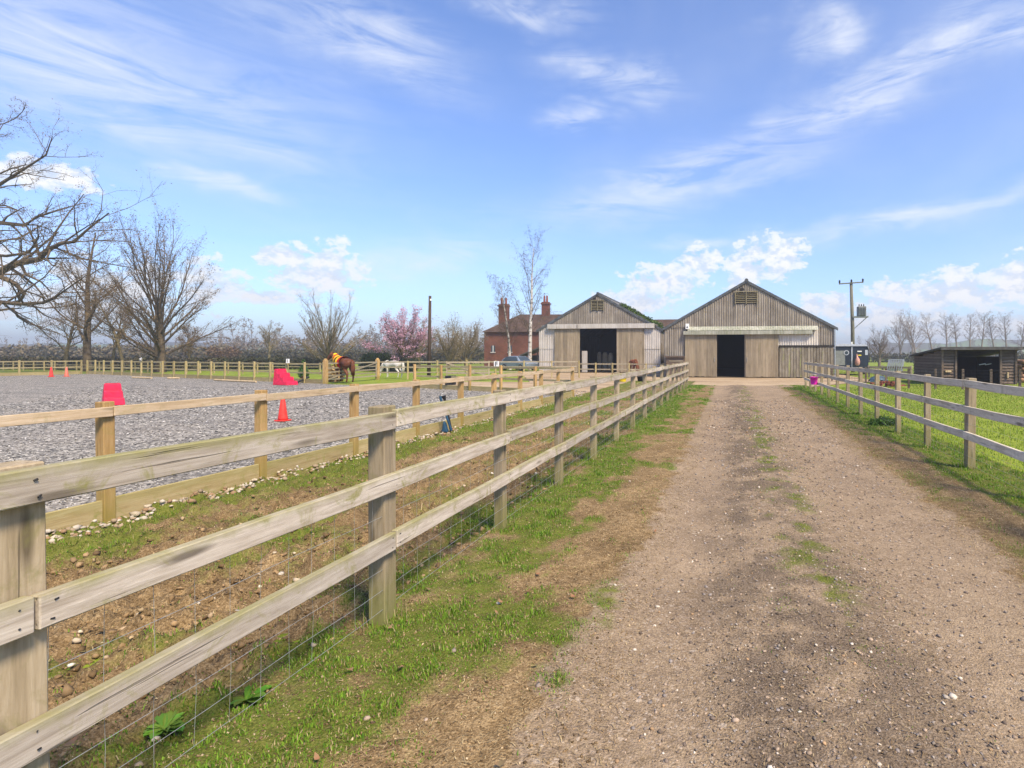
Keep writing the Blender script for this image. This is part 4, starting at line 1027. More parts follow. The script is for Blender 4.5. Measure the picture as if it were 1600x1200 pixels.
# metal hurdles stacked by the shelter
hp_ = at(1398, 38); base = P(1385, 0, 38)
for k in range(3):
    off = Vector((.12*k, .28*k, 0)); h0 = at(1384, 38)+off; h1 = at(1406, 37.6)+off
    t = thing('metal_hurdle', h0, ['front pale metal hurdle leaning beside the field shelter', 'middle pale metal hurdle leaning beside the field shelter', 'rear pale metal hurdle leaning beside the field shelter'][k], 'hurdle', 'metal hurdles by the shelter')
    d = (h1-h0).normalized(); ln_ = Vector((.22, .12, 0)); H_ = 1.25
    MB().tube([h0+Vector((0, 0, .02)), h0+ln_*1+Vector((0, 0, H_))], .03, 6).build('upright', M['galv'], t)
    MB().tube([h1+Vector((0, 0, .02)), h1+ln_*1+Vector((0, 0, H_))], .03, 6).build('upright', M['galv'], t)
    for z_ in (.12, H_): MB().tube([h0+ln_*(z_/H_)+Vector((0, 0, z_)), h1+ln_*(z_/H_)+Vector((0, 0, z_))], .028, 6).build('rail', M['galv'], t)
    for j in range(1, 6):
        p0 = h0.lerp(h1, j/6); MB().tube([p0+Vector((0, 0, .1)), p0+ln_+Vector((0, 0, H_))], .02, 6).build('bar', M['galv'], t)
# wire fence + rail before the shelter
wa = at(1300, 34.5); wb = G(1420, 605.5); wc = G(1640, 609)
t = thing('wire_fence', wa, 'dark wire mesh fence in front of the field shelter', 'fence')
for a, b, n in ((wa, wb, 4), (wb, wc, 5)):
    for i in range(n):
        p = a.lerp(b, i/n); bevelled(MB().box(p.x-.045, p.x+.045, p.y-.045, p.y+.045, -.1, .9).build('post', M['shed'], t))
    mb = MB()
    for z_ in (.1, .25, .4, .55, .7, .85): mb.tube([a+Vector((0, -.05, z_)), b+Vector((0, -.05, z_))], .006, 4, False)
    m_ = int((b-a).length/.16)
    for i in range(m_): p = a.lerp(b, i/m_); mb.tube([p+Vector((0, -.05, .05)), p+Vector((0, -.05, .86))], .005, 3, False)
    w = mb.build('wire_mesh', M['black'], t); w['kind'] = 'stuff'
rb0 = at(1358, 39); rb1 = at(1424, 37.4)
t = thing('timber_barrier', rb0, 'brown timber rail barrier between the trailer and the field shelter', 'barrier')
for z_ in (.72, .42): MB().bar(rb0+Vector((0, 0, z_)), rb1+Vector((0, 0, z_)), .04, .14).build('rail', M['gatewood'], t)
for k in range(4): p = rb0.lerp(rb1, k/3); MB().box(p.x-.06, p.x+.06, p.y+.03, p.y+.14, 0, .85).build('post', M['gatewood'], t)
# tarp, bricks, log piles
p = G(1378, 598)
t = thing('tarpaulin_heap', p, 'low blue tarpaulin heap behind the right drive fence', 'tarpaulin')
rng = random.Random(9); mb = MB(); V = []; n = 14
for i in range(n):
    for j in range(n):
        u, v = i/(n-1)*2-1, j/(n-1)*2-1; r2 = max(0, 1-(u*u+v*v)*.8)
        V.append((p.x+u*.5, p.y+.8+v*.4, .03+.35*r2**.7+rng.uniform(-.03, .03)))
mb.v = V; mb.f = [(i*n+j, i*n+j+1, (i+1)*n+j+1, (i+1)*n+j) for i in range(n-1) for j in range(n-1)]; mb.build('sheet', M['tarp'], t, True)
p = G(1384, 603); rng = random.Random(3)
t = thing('brick_pile', p, 'small pile of old red bricks behind the right drive fence', 'brick pile')
bm_ = MB().box(-.11, .11, -.05, .05, -.035, .035).mesh('brick', M['brickred'])
for k in range(46):
    ly = k//16; q = Vector((p.x+rng.uniform(-.9, .9)*(1-.25*ly), p.y+rng.uniform(-.3, .3), .04+.08*ly))
    put('brick', bm_, Matrix.Translation(q) @ Matrix.Rotation(rng.uniform(0, 3), 4, 'Z') @ Matrix.Rotation(rng.uniform(-.25, .25), 4, 'X'), t)
p = at(1606, 33); t = thing('log_pile', p, 'stacked cut logs at the right edge beside the field shelter', 'log pile')
lm = MB().tube([(0, -.6, 0), (0, .6, 0)], .12, 9).mesh('log', M['logs'], True)
for r_ in range(6):
    for k in range(7-(r_ % 2)):
        put('log', lm, Matrix.Translation((p.x-.6+k*.25+(r_ % 2)*.12, p.y+rng.uniform(-.06, .06), .12+r_*.21)) @ Matrix.Rotation(rng.uniform(0, 6), 4, 'Y') @ Matrix.Scale(rng.uniform(.85, 1.05), 4), t)
# buckets
def bucket(name, p, r, h, mat, label, tub=False, zz=0.0):
    t = thing(name, (p.x, p.y, zz), label, 'bucket', 'buckets')
    n = 20; mb = MB(); prof = [(r*.8, 0), (r, h), (r*1.06, h), (r*1.06, h-.03), (r*.95, h-.02), (r*.75, .02), (0.01, .02)]
    for (q, z_) in prof:
        for k in range(n): a = 2*math.pi*k/n; mb.v.append((p.x+q*math.cos(a), p.y+q*math.sin(a), zz+z_))
    for i in range(len(prof)-1):
        for k in range(n): k2 = (k+1) % n; mb.f.append((i*n+k, i*n+k2, (i+1)*n+k2, (i+1)*n+k))
    mb.build('shell', mat, t, True)
    hp2 = [(p.x+r*1.05*math.cos(a), p.y-.02, zz+h+r*.75*math.sin(a)-.02) for a in np.linspace(0, math.pi, 9)]
    MB().tube(hp2, .008, 5).build('handle', M['galv'], t)
bucket('feed_bucket', G(973, 596), .24, .28, M['yellow'], 'yellow feed bucket on the mud near the chestnut pony')
bucket('feed_bucket', G(1003, 596), .3, .3, M['black'], 'black rubber tub on the mud near the chestnut pony')
ymag = 20.0
for _ in range(40):
    pxm = PX0 + F*((RFX(ymag)*cs+ymag*sn)/(-RFX(ymag)*sn+ymag*cs))
    ymag += (pxm-1281)*.05
pm_ = Vector((RFX(ymag)-.22, ymag, 0))
bucket('feed_bucket', pm_, .15, .3, M['magenta'], 'bright magenta bucket hung on the right drive fence', zz=.42)

# red steps and cones in the arena
def steps(p, ang, w, d, h, n, label):
    t = thing('mounting_block', p, label, 'mounting block', 'red mounting blocks')
    Mx = Matrix.Translation(p) @ Matrix.Rotation(ang, 4, 'Z')
    prof = []
    for k in range(n):          # descends towards +x, tapered sides
        prof.append((k/n, 1-k/n)); prof.append(((k+1)/n - .02, 1-k/n))
    poly = [(0, 0)] + [(a*d, b*h) for a, b in prof] + [(d*1.03, 0)]
    mb = MB(); nn = len(poly)
    for sgn in (-1, 1):
        for (x, z) in poly: mb.v.append((x-d*.5, sgn*(w*.5+(h-z)*.09), z+.005))
    mb.f.append(tuple(range(nn))); mb.f.append(tuple(range(nn, 2*nn))[::-1])
    for i in range(nn): j = (i+1) % nn; mb.f.append((i, i+nn, j+nn, j))
    mb.xform(Mx); mb.build('body', M['red'], t, bevel=.02)
    for k in range(n):
        xc = (k+.5)/n*d-d*.5; z_ = (1-k/n)*h+.008
        q = MB().box(xc-d/n*.42, xc+d/n*.42, -w*.44, w*.44, z_, z_+.012); q.xform(Mx); q.build('tread', M['red'], t)
p1 = G(177, 633); steps(p1, R(-30), .38, .42, .66, 3, 'pink-red plastic mounting block standing alone in the arena')
p2 = G(446, 601.5); steps(p2, R(-12), .5, 1.0, .82, 4, 'pink-red plastic steps near the far arena gate')
def cone(p, h, mat, label):
    t = thing('traffic_cone', p, label, 'cone', 'cones in the arena')
    MB().box(p.x-h*.21, p.x+h*.21, p.y-h*.21, p.y+h*.21, .004, .035).build('base', mat, t, bevel=.01)
    prof = [(h*.18, .036), (h*.17, .08), (h*.06, h*.97), (h*.045, h), (h*.03, h)]
    MB().tube([(p.x, p.y, z_) for _, z_ in prof], [r_ for r_, _ in prof], 18).build('cone_body', mat, t, True)
cone(G(442, 658), .60, M['cone'], 'red cone standing just inside the near arena fence')
cone(G(80, 589), .70, M['cone'], 'bright red cone by the far left arena fence')
cone(G(104, 588.5), .70, M['conefade'], 'faded orange cone right of the bright red one')
for (pa, pb, lab) in (((207, 591), (237, 592), 'short pale ground pole by the far arena fence'), ((262, 592), (280, 592), 'short pale board on the arena by the far fence'), ((335, 595), (400, 598), 'long pale ground pole lying in the arena')):
    a, b = G(*pa), G(*pb); t = thing('ground_pole', a, lab, 'pole', 'poles lying in the arena')
    MB().tube([a+Vector((0, 0, .06)), b+Vector((0, 0, .06))], .055, 8).build('pole', M['palewood'], t)
a = G(464, 600); b = G(482, 597); t = thing('dark_jump_pole', a, 'dark pole propped beside the red steps', 'pole', 'poles lying in the arena')
MB().tube([a+Vector((0, 0, .08)), b+Vector((0, 0, .28))], .06, 8).build('pole', M['black'], t)
p = G(474, 596); t = thing('potted_conifer', p, 'small green conifer in a pot beside the far arena fence', 'plant')
MB().tube([p, p+Vector((0, 0, .3))], [.12, .17], 12).build('pot', M['brickred'], t)
leafcloud('foliage', [(p.x, p.y, .45+.16*k, .27-.042*k) for k in range(6)], 1400, .05, [(.05, .12, .03), (.07, .16, .04), (.035, .08, .02)], t, 8)
# black block on the arena corner
p = cross_line(704, A0, A1); t = thing('rubber_block', p, 'small black block on the arena end kickboard', 'block'); MB().box(p.x-.2, p.x+.2, p.y-.15, p.y+.15, .2, .62).build('block', M['black'], t, bevel=.02)
# muck scoop leaning on arena fence
p = Vector((-5.68, 10.55, 0)); p = Vector((-5.66, cross_line(690, (-5.66, 0), (-5.66, 20)).y, 0))
t = thing('muck_scoop', p, 'dark blue long-handled muck scoop leaning on the near arena fence', 'scoop')
MB().tube([p+Vector((.18, .05, .05)), p+Vector((.03, -.05, .62)), p+Vector((.0, -.06, .74))], [.022, .022, .026], 8).build('handle', M['blueplastic'], t)
MB().tube([p+Vector((.14, .12, .03)), p+Vector((.04, .05, .66)), p+Vector((.02, .04, .74))], [.03, .026, .05], 8).build('rake_handle', M['black'], t)
MB().hexa([p+Vector(q) for q in ((.02, -.05, .02), (.14, -.04, .02), (.13, .07, .02), (.0, .06, .02), (.05, -.04, .24), (.09, -.04, .2), (.08, .06, .2), (.03, .05, .25))]).build('pan', M['blueplastic'], t, bevel=.02)
# hay by the gate
p = at(519, 34); t = thing('hay_heap', p, 'heap of brown hay beside the gatepost and brown horse', 'hay')
leafcloud('hay_stalks', [(p.x, p.y, .25, .42), (p.x+.25, p.y+.1, .3, .38), (p.x+.1, p.y, .62, .3)], 2500, .09, [(.36, .25, .11), (.45, .33, .16), (.25, .16, .07)], t, 12)
# car by the house
cp = at(811, 58); t = thing('parked_car', cp, 'silver-blue car parked in front of the brick house', 'car')
prof = [(-1.05, .35), (1.05, .35), (1.08, .8), (.98, .98), (.72, 1.05), (.48, 1.46), (-.48, 1.46), (-.75, 1.05), (-1.0, .98), (-1.08, .8)]
mb = MB()
sec = [(-2.0, .8, .30, .72), (-1.7, .88, .28, .95), (-1.0, .9, .28, 1.0), (-.4, .82, .28, 1.45), (.6, .82, .28, 1.48), (1.5, .84, .28, 1.3), (1.95, .86, .3, .95), (2.0, .84, .32, .7)]
for (y_, hw, zl, zt) in sec:
    for (fx_, z_) in ((-1, zl), (-1.02, .75), (-.97, min(.95, zt)), (-.72 if zt > 1.1 else -.8, zt), (.72 if zt > 1.1 else .8, zt), (.97, min(.95, zt)), (1.02, .75), (1, zl)): mb.v.append((fx_*hw, y_, z_))
for i in range(len(sec)-1):
    for k in range(8): k2 = (k+1) % 8; mb.f.append((i*8+k, i*8+k2, (i+1)*8+k2, (i+1)*8+k))
mb.f.append(tuple(range(8))[::-1]); e8 = (len(sec)-1)*8; mb.f.append(tuple(range(e8, e8+8)))
CM = Matrix.Translation(cp) @ Matrix.Rotation(R(62), 4, 'Z')
mb.xform(CM); mb.build('body', M['carbody'], t)
for sx in (-1, 1):
    q = MB().hexa([(sx*.81, -.75, 1.0), (sx*.80, 1.6, 1.0), (sx*.84, 1.6, 1.0), (sx*.85, -.75, 1.0), (sx*.62, -.3, 1.4), (sx*.62, 1.2, 1.4), (sx*.66, 1.2, 1.4), (sx*.66, -.3, 1.4)]); q.xform(CM); q.build('side_window', M['glass'], t)
    for yy in (-1.25, 1.25):
        q = MB().tube([(sx*.72, yy, .32), (sx*.93, yy, .32)], .32, 14); q.xform(CM); w = q.build('wheel', M['black'], t)
        q = MB().tube([(sx*.9, yy, .32), (sx*.945, yy, .32)], .18, 12); q.xform(CM); q.build('rim', M['alu'], w)
q = MB().hexa([(-.68, -1.02, 1.0), (.68, -1.02, 1.0), (.68, -.98, .98), (-.68, -.98, .98), (-.55, -.46, 1.44), (.55, -.46, 1.44), (.55, -.42, 1.42), (-.55, -.42, 1.42)]); q.xform(CM); q.build('windscreen', M['glass'], t)
for sx in (-.6, .6): q = MB().box(sx-.16, sx+.16, -1.99, -1.9, .62, .75); q.xform(CM); q.build('headlight', M['white'], t)

# ================================================================== HORSES
def coat(name, col, var=.2):
    return flat(name, col, .6, .25, var=var, scale=2.5)
def horse(p, heading, scale, mat, hair, label, graze=False, head_turn=0.0, rug=False, name='horse', low=.0):
    t = thing(name, p, label, 'horse', 'horses and ponies')
    V = []; E = []; Rd = []
    def ad(co, r, parent=None):
        V.append(co); Rd.append(r if hasattr(r, '__len__') else (r, r))
        if parent is not None: E.append((parent, len(V)-1))
        return len(V)-1
    pel = ad((-.55, 0, 1.20), (.25, .27)); ad((-.78, 0, 1.22), (.15, .17), pel)
    loin = ad((-.2, 0, 1.17), (.26, .27), pel); rib = ad((.15, 0, 1.13), (.29, .31), loin); ch = ad((.48, 0, 1.17), (.24, .29), rib)
    if graze:
        nk = ad((.76, head_turn*.1, 1.13), (.14, .2), ch); n2 = ad((1.0, head_turn*.2, .85), (.1, .15), nk); pl = ad((1.18, head_turn*.3, .58), (.085, .11), n2)
        hd = ad((1.24, head_turn*.3, .38), (.075, .11), pl); mz = ad((1.26, head_turn*.3, .12+low), (.055, .065), hd)
        er = [(1.08, .07+head_turn*.3, .66), (1.08, -.07+head_turn*.3, .66)]
    else:
        nk = ad((.74, 0, 1.33), (.15, .22), ch); n2 = ad((.95, head_turn*.2, 1.5), (.11, .16), nk); pl = ad((1.12, head_turn*.35, 1.62), (.085, .11), n2)
        hd = ad((1.25, head_turn*.55, 1.48), (.08, .11), pl); mz = ad((1.38, head_turn*.7, 1.26), (.055, .065), hd)
        er = [(1.08, .07+head_turn*.35, 1.79), (1.08, -.07+head_turn*.35, 1.79)]
    for c in er: ad(c, .022, pl)
    for sy in (-1, 1):
        st = .06*sy
        h = ad((-.56, sy*.14, .98), (.15, .2), pel); k = ad((-.44+st, sy*.16, .78), (.11, .14), h); q = ad((-.70+st, sy*.15, .5), (.055, .07), k); f = ad((-.66+st, sy*.15, .17), .042, q); ad((-.60+st, sy*.15, .03), .055, f)
        s_ = ad((.46, sy*.13, .92), (.11, .15), ch); k = ad((.47-st, sy*.15, .72), (.075, .09), s_); q = ad((.50-st*1.2, sy*.145, .43), .052, k); f = ad((.50-st*1.4, sy*.145, .15), .038, q); ad((.55-st*1.4, sy*.145, .03), .052, f)
    me = bpy.data.meshes.new('body'); me.from_pydata(V, E, []); ob = bpy.data.objects.new('tmp_body', me); COL.objects.link(ob)
    sm = ob.modifiers.new('skin', 'SKIN'); ob.modifiers.new('sub', 'SUBSURF').levels = 2
    for i, sv in enumerate(me.skin_vertices[0].data): sv.radius = Rd[i]; sv.use_root = (i == 0)
    bpy.context.view_layer.update()
    m2 = bpy.data.meshes.new_from_object(ob.evaluated_get(bpy.context.evaluated_depsgraph_get())); bpy.data.objects.remove(ob)
    m2.name = 'body'; m2.materials.clear(); m2.materials.append(mat); m2.polygons.foreach_set('use_smooth', [True]*len(m2.polygons))
    Mx = Matrix.Translation(p) @ Matrix.Rotation(heading, 4, 'Z') @ Matrix.Scale(scale, 4)
    put('body', m2, Mx, t)
    rng = random.Random(2); mb = MB()
    for k in range(16):
        a = rng.uniform(-.06, .06); b_ = rng.uniform(-.09, .09)
        mb.tube([(-.85, a*.4, 1.32), (-.97, a, 1.2), (-1.0+b_*.3, b_, .85), (-.96+b_*.4, b_*1.2, .42+rng.uniform(-.08, .1))], [.025, .045, .045, .008], 5)
    put('tail', mb.mesh('tail', hair, True), Mx, t)
    mb = MB(); top = [Vector(V[i]) for i in (ch, nk, n2, pl)]
    for k in range(26):
        f = k/25*2.99; i = min(int(f), 2); q = top[i].lerp(top[i+1], f-i); rad = Rd[(ch, nk, n2, pl)[i]][1]*(1-(f-i)) + Rd[(ch, nk, n2, pl)[i+1]][1]*(f-i)
        d = (top[i+1]-top[i]).normalized(); nrm = Vector((-d.z, 0, d.x)).normalized()
        r0 = q+nrm*rad*.95; sd2 = 1 if k % 3 else -1
        mb.tube([r0, r0+Vector((0, sd2*.09, -.03)), r0+Vector((rng.uniform(-.04, .04), sd2*.15, -.2))], [.03, .035, .008], 5)
    put('mane', mb.mesh('mane', hair, True), Mx, t)
    if rug:
        sec = [(-.1, 1.15, .315, .33), (.1, 1.13, .33, .345), (.3, 1.13, .325, .35), (.5, 1.16, .29, .34), (.66, 1.24, .24, .31), (.8, 1.36, .19, .26), (.92, 1.47, .16, .22)]
        cols = ['rugred', 'rugyellow', 'rugblack', 'rugyellow', 'rugred', 'rugyellow']
        rt = None
        for i in range(len(sec)-1):
            mb = MB(); n = 22
            for (x, z, ry, rz) in (sec[i], sec[i+1]):
                for k in range(n+1):
                    a = math.pi*(-.28+1.56*k/n); mb.v.append((x + .35*(rz*math.sin(a)) * (-.35 if x > .5 else 0), ry*math.cos(a)*1.13, z+rz*math.sin(a)*1.1))
            for k in range(n): mb.f.append((k, k+1, n+2+k, n+1+k))
            o = put('rug' if i == 0 else 'rug_stripe', mb.mesh('rug', M[cols[i % 6]], True), Mx, t if rt is None else rt)
            if rt is None: rt = o; o['label'] = 'red, yellow and black striped rug over neck and shoulders'
    return t
M['rugred'] = flat('rug_red', (.42, .02, .02), .8, .1); M['rugyellow'] = flat('rug_yellow', (.85, .50, .02), .8, .1); M['rugblack'] = flat('rug_black', (.03, .02, .02), .8, .1)
hb_ = G(537, 597.5)
horse(hb_, R(156), .98, coat('bay_coat', (.13, .045, .02)), flat('bay_hair', (.12, .04, .018), .7), 'brown horse in a striped rug standing by the far arena gate', head_turn=.3, rug=True)
hg = at(614, 38.6)
horse(hg, R(176), .83, coat('grey_coat', (.55, .52, .47)), flat('pale_hair', (.6, .57, .5), .7), 'white pony grazing behind the fence near the dark telegraph pole', graze=True, name='pony')
hc = at(990, 44.2)
horse(hc, R(-62), .86, coat('chestnut_coat', (.22, .07, .028)), flat('chestnut_hair', (.2, .07, .03), .7), 'chestnut pony with lowered head behind the fence by the left barn', graze=True, name='pony', low=.1)

# ================================================================== TREES
def tubes_mesh(groups, mats, buds=None):
    """groups: list of (paths, sides, matindex); path = (pts Nx3, radii N)"""
    VV = []; FF = []; MI = []; base = 0
    for paths, n, mi in groups:
        by = {}
        for p, r in paths: by.setdefault(len(r), []).append((p, r))
        for k, lst in by.items():
            Pp = np.array([q[0] for q in lst], float); Rr = np.array([q[1] for q in lst], float)
            T = np.empty_like(Pp); T[:, 1:-1] = Pp[:, 2:]-Pp[:, :-2]; T[:, 0] = Pp[:, 1]-Pp[:, 0]; T[:, -1] = Pp[:, -1]-Pp[:, -2]
            T /= np.linalg.norm(T, axis=2)[..., None]+1e-9
            ref = np.array([.31, .22, .13]); X = np.cross(T, ref); X /= np.linalg.norm(X, axis=2)[..., None]+1e-9; Yv = np.cross(T, X)
            ang = np.arange(n)*2*np.pi/n
            ring = Pp[:, :, None, :] + Rr[:, :, None, None]*(X[:, :, None, :]*np.cos(ang)[None, None, :, None] + Yv[:, :, None, :]*np.sin(ang)[None, None, :, None])
            m = len(lst); V = ring.reshape(-1, 3)
            i = np.arange(m)[:, None, None]*(k*n); j = np.arange(k-1)[None, :, None]*n; s = np.arange(n)[None, None, :]; s2 = (s+1) % n
            f = np.stack([i+j+s, i+j+s2, i+j+n+s2, i+j+n+s], -1).reshape(-1, 4)+base
            VV.append(V); FF.append(f); MI.append(np.full(len(f), mi)); base += len(V)
    if buds is not None and len(buds[0]):
        pos, size, mi = np.array(buds[0]), buds[1], buds[2]; n = len(pos); rg = np.random.default_rng(3)
        a = rg.normal(size=(n, 3)); b = rg.normal(size=(n, 3)); a /= np.linalg.norm(a, axis=1)[:, None]; b /= np.linalg.norm(b, axis=1)[:, None]
        s = size*(.5+rg.random((n, 1)))
        V = np.stack([pos-a*s, pos+b*s*.6, pos+a*s, pos-b*s*.6], 1).reshape(-1, 3); f = np.arange(4*n).reshape(n, 4)+base
        VV.append(V); FF.append(f); MI.append(np.full(n, mi))
    return npmesh('tree', np.concatenate(VV), np.concatenate(FF), mats, True, None, np.concatenate(MI))
class Grow:
    def __init__(s, seed, cfg): s.r = random.Random(seed); s.c = cfg; s.out = [[] for _ in range(6)]; s.tips = []
    def rv(s): return Vector((s.r.gauss(0, 1), s.r.gauss(0, 1), s.r.gauss(0, 1)))
    def branch(s, p, d, L, r, lv, guided=None):
        c = s.c; n = c['segs'][lv]; pts = [p.copy() if p is not None else None]; rad = [r]; tip = c['tip'][lv]
        if guided:
            pts = [Vector(q) for q in guided]; n = len(pts)-1; tip = .12; rad = [r*(1-(1-tip)*i/n) for i in range(n+1)]; L = sum((pts[i+1]-pts[i]).length for i in range(n))
        else:
            q = p.copy(); d = d.normalized()
            for i in range(n):
                d = (d + s.rv()*c['wob'][lv] + Vector((0, 0, c['up'][lv]))).normalized()
                q = q + d*(L/n); pts.append(q); rad.append(r*(1-(1-tip)*(i+1)/n))
        s.out[lv].append(([tuple(q) for q in pts], rad))
        if lv >= c['max']:
            s.tips.append(tuple(pts[-1])); s.tips.append(tuple(pts[-2])); return
        nc = c['n'][lv]
        if guided: nc = max(3, int(L*c.get('gdens', 1.2)))
        az0 = s.r.uniform(0, 6.28)
        for k in range(nc):
            t = c['t0'][lv] + (1-c['t0'][lv])*(k+s.r.random()*.9)/nc
            t = min(t, .995); f = t*n; i = min(int(f), n-1); q = pts[i].lerp(pts[i+1], f-i); rr_ = rad[i]*(1-(f-i))+rad[i+1]*(f-i)
            ax = (pts[i+1]-pts[i]).normalized(); perp = ax.cross(Vector((.3, .5, .8))).normalized()
            az_ = az0 + k*2.4 + s.r.uniform(-.5, .5); perp = Matrix.Rotation(az_, 3, ax) @ perp
            an = c['ang'][lv]*(1-c.get('angtop', .3)*t)*s.r.uniform(.75, 1.25)
            dd = ax*math.cos(an)+perp*math.sin(an)
            s.branch(q, dd, L*c['lr'][lv]*(1-c['taperL'][lv]*t)*s.r.uniform(.7, 1.2), min(rr_*.8, max(c['rmin'], rr_*c['rr'][lv])), lv+1)
def make_tree(name, p, label, cfg, seed, mats=('bark', 'twig', 'bud'), group=None, buds=1, budsize=.045, guided=None, lean=(0, 0, 0), cat='tree'):
    g = Grow(seed, cfg)
    if guided:
        for pts, r in guided: g.branch(None, None, 0, r*.82, 0 if r > .5 else 1, pts)
    else:
        g.branch(Vector(p)+Vector((0, 0, -.1)), Vector((0, 0, 1))+Vector(lean), cfg['H'], cfg['R'], 0)
    t = thing(name, p, label, cat, group)
    l1 = 1 if mats[0] == 'birch' else 0
    tm = tubes_mesh([(g.out[0], 10, 0), (g.out[1], 7, l1)] if not guided or g.out[0] else [(g.out[1], 8, 0)], [M[mats[0]], M[mats[1]]]); put('trunk', tm, None, t)
    bl = []
    for q in g.tips:
        for k in range(buds): bl.append((q[0]+g.r.gauss(0, .12), q[1]+g.r.gauss(0, .12), q[2]+g.r.gauss(0, .12)))
    cm = tubes_mesh([(g.out[2], 5, 1 if mats[0] == 'birch' else 0), (g.out[3], 3, 1), (g.out[4], 3, 1)], [M[mats[0]], M[mats[1]], M[mats[2]]], (bl, budsize, 2) if buds else None)
    put('crown', cm, None, t)
    return t
base = dict(max=4, segs=[8, 6, 3, 2, 1], wob=[.05, .10, .16, .2, .25], up=[.02, .07, .05, .04, .02], tip=[.35, .3, .3, .35, .5], n=[16, 9, 7, 5, 0], t0=[.2, .2, .15, .15, 0], ang=[.85, .7, .75, .8, 0], lr=[.55, .45, .42, .40, 0], taperL=[.55, .4, .4, .3, 0], rr=[.5, .5, .5, .5, 0], rmin=.012, H=14, R=.45)
def C(**k): d = dict(base); d.update(k); return d
# big oak reaching in from the left
od = 50
def OP(lst, dd):
    n = len(lst); return [P(x, y, od+dd*(i/(n-1))) for i, (x, y) in enumerate(lst)]
ob0 = at(-115, od)
limbs = [
 ([P(-115, 585, od), P(-113, 540, od), P(-108, 480, od), P(-112, 420, od), P(-100, 360, od), P(-96, 300, od), P(-70, 235, od), P(-50, 190, od)], .95),
 (OP([(-110, 455), (-55, 440), (0, 424), (25, 412), (62, 405), (72, 392), (95, 380), (115, 378), (140, 356), (170, 333)], -4), .46),
 (OP([(-104, 380), (-60, 362), (0, 348), (38, 352), (60, 338), (95, 327), (128, 318)], 3), .34),
 (OP([(-98, 330), (-50, 325), (0, 288), (35, 266), (72, 242), (82, 213)], -2), .26),
 (OP([(-110, 440), (-60, 425), (0, 432), (22, 442), (38, 458), (32, 470), (10, 474), (-20, 468)], 2), .36),
 (OP([(-110, 470), (-60, 468), (0, 472), (30, 475), (68, 473), (85, 465), (104, 452), (135, 430)], -6), .30),
 (OP([(-110, 490), (-60, 480), (-10, 486), (20, 482), (28, 495), (45, 506), (70, 512), (95, 522)], 4), .22),
 (OP([(-96, 300), (-60, 260), (-12, 222), (6, 192)], 3), .22),
 (OP([(-104, 370), (-70, 370), (-10, 378), (30, 372), (52, 360), (75, 345)], 6), .24),
 (OP([(-104, 400), (-40, 395), (10, 400), (45, 395), (60, 372), (58, 352)], -7), .22),
 (OP([(-110, 430), (-200, 400), (-270, 350)], 3), .4), (OP([(-104, 380), (-180, 330), (-240, 260)], -3), .36), (OP([(-75, 250), (-130, 200), (-170, 130)], 3), .25), (OP([(-60, 210), (-40, 150), (-30, 100)], 0), .2)]
make_tree('oak_tree', ob0, 'huge bare oak reaching into the picture from the left edge', C(n=[0, 8, 5, 3, 0], gdens=.85, ang=[.8, .8, .85, .8, 0], wob=[.05, .2, .28, .3, .3], up=[0, .03, .03, .03, .02], lr=[.3, .28, .48, .42, 0], taperL=[.2, .25, .4, .3, 0], rmin=.016, t0=[.3, .22, .15, .15, 0]), 7, guided=limbs, group='bare trees behind the arena', buds=2, budsize=.05)
make_tree('bare_tree', at(137, 56), 'tall bare tree with straight trunk beside the oak', C(H=14.2, R=.36, n=[20, 7, 6, 3, 0], ang=[1.15, .75, .75, .8, 0], lr=[.46, .45, .42, .42, 0], taperL=[.55, .3, .3, .3, 0], t0=[.16, .2, .15, .15, 0], up=[.02, .10, .06, .05, .02], tip=[.12, .3, .3, .35, .5], rr=[.42, .5, .5, .5, 0], wob=[.03, .12, .18, .2, .25], rmin=.016), 12, group='bare trees behind the arena', buds=1, budsize=.055)
make_tree('bare_tree', at(250, 53), 'broad fan-shaped bare tree behind the far arena fence', C(H=6.4, R=.5, n=[27, 12, 6, 3, 0], ang=[1.3, .6, .65, .75, 0], angtop=.85, lr=[1.15, .40, .45, .42, 0], taperL=[.05, .3, .3, .3, 0], t0=[.16, .22, .15, .15, 0], up=[.02, .03, .06, .05, .02], wob=[.05, .06, .1, .18, .25], rr=[.30, .45, .5, .5, 0], rmin=.012, tip=[.45, .2, .3, .35, .5]), 23, group='bare trees behind the arena', buds=1, budsize=.055)
for (px, d, H, R_, sd_, lab) in ((102, 60, 6.5, .22, 31, 'small bare tree between the oak and the tall tree'), (176, 60, 6.2, .16, 32, 'slim bare tree just right of the tall straight tree'), (193, 58, 8.2, .17, 33, 'slim bare tree close left of the fan-shaped tree'), (298, 62, 4.2, .13, 34, 'small bare thorn tree right of the fan-shaped tree')):
    make_tree('bare_tree', at(px, d), lab, C(H=H, R=R_, n=[14, 7, 6, 4, 0], ang=[1.0, .75, .75, .8, 0], lr=[.55, .48, .42, .4, 0], t0=[.3, .2, .15, .15, 0], wob=[.06, .16, .2, .2, .25], rmin=.014, tip=[.15, .3, .3, .35, .5]), sd_, mats=('barkol', 'twig', 'bud'), group='bare trees behind the arena')
make_tree('bare_tree', at(513, 62), 'bare many-stemmed tree behind the arena gate', C(H=2.4, R=.26, n=[22, 9, 5, 3, 0], ang=[1.0, .5, .6, .7, 0], angtop=.7, lr=[1.95, .36, .4, .4, 0], taperL=[-.3, .3, .3, .3, 0], t0=[.2, .15, .15, .15, 0], up=[.05, .015, .06, .05, .03], wob=[.05, .07, .12, .2, .2], rr=[.4, .5, .5, .5, 0], rmin=.015, tip=[.6, .2, .3, .35, .5]), 41, mats=('barkol', 'twigpale', 'twigpale'), group='trees near the house')
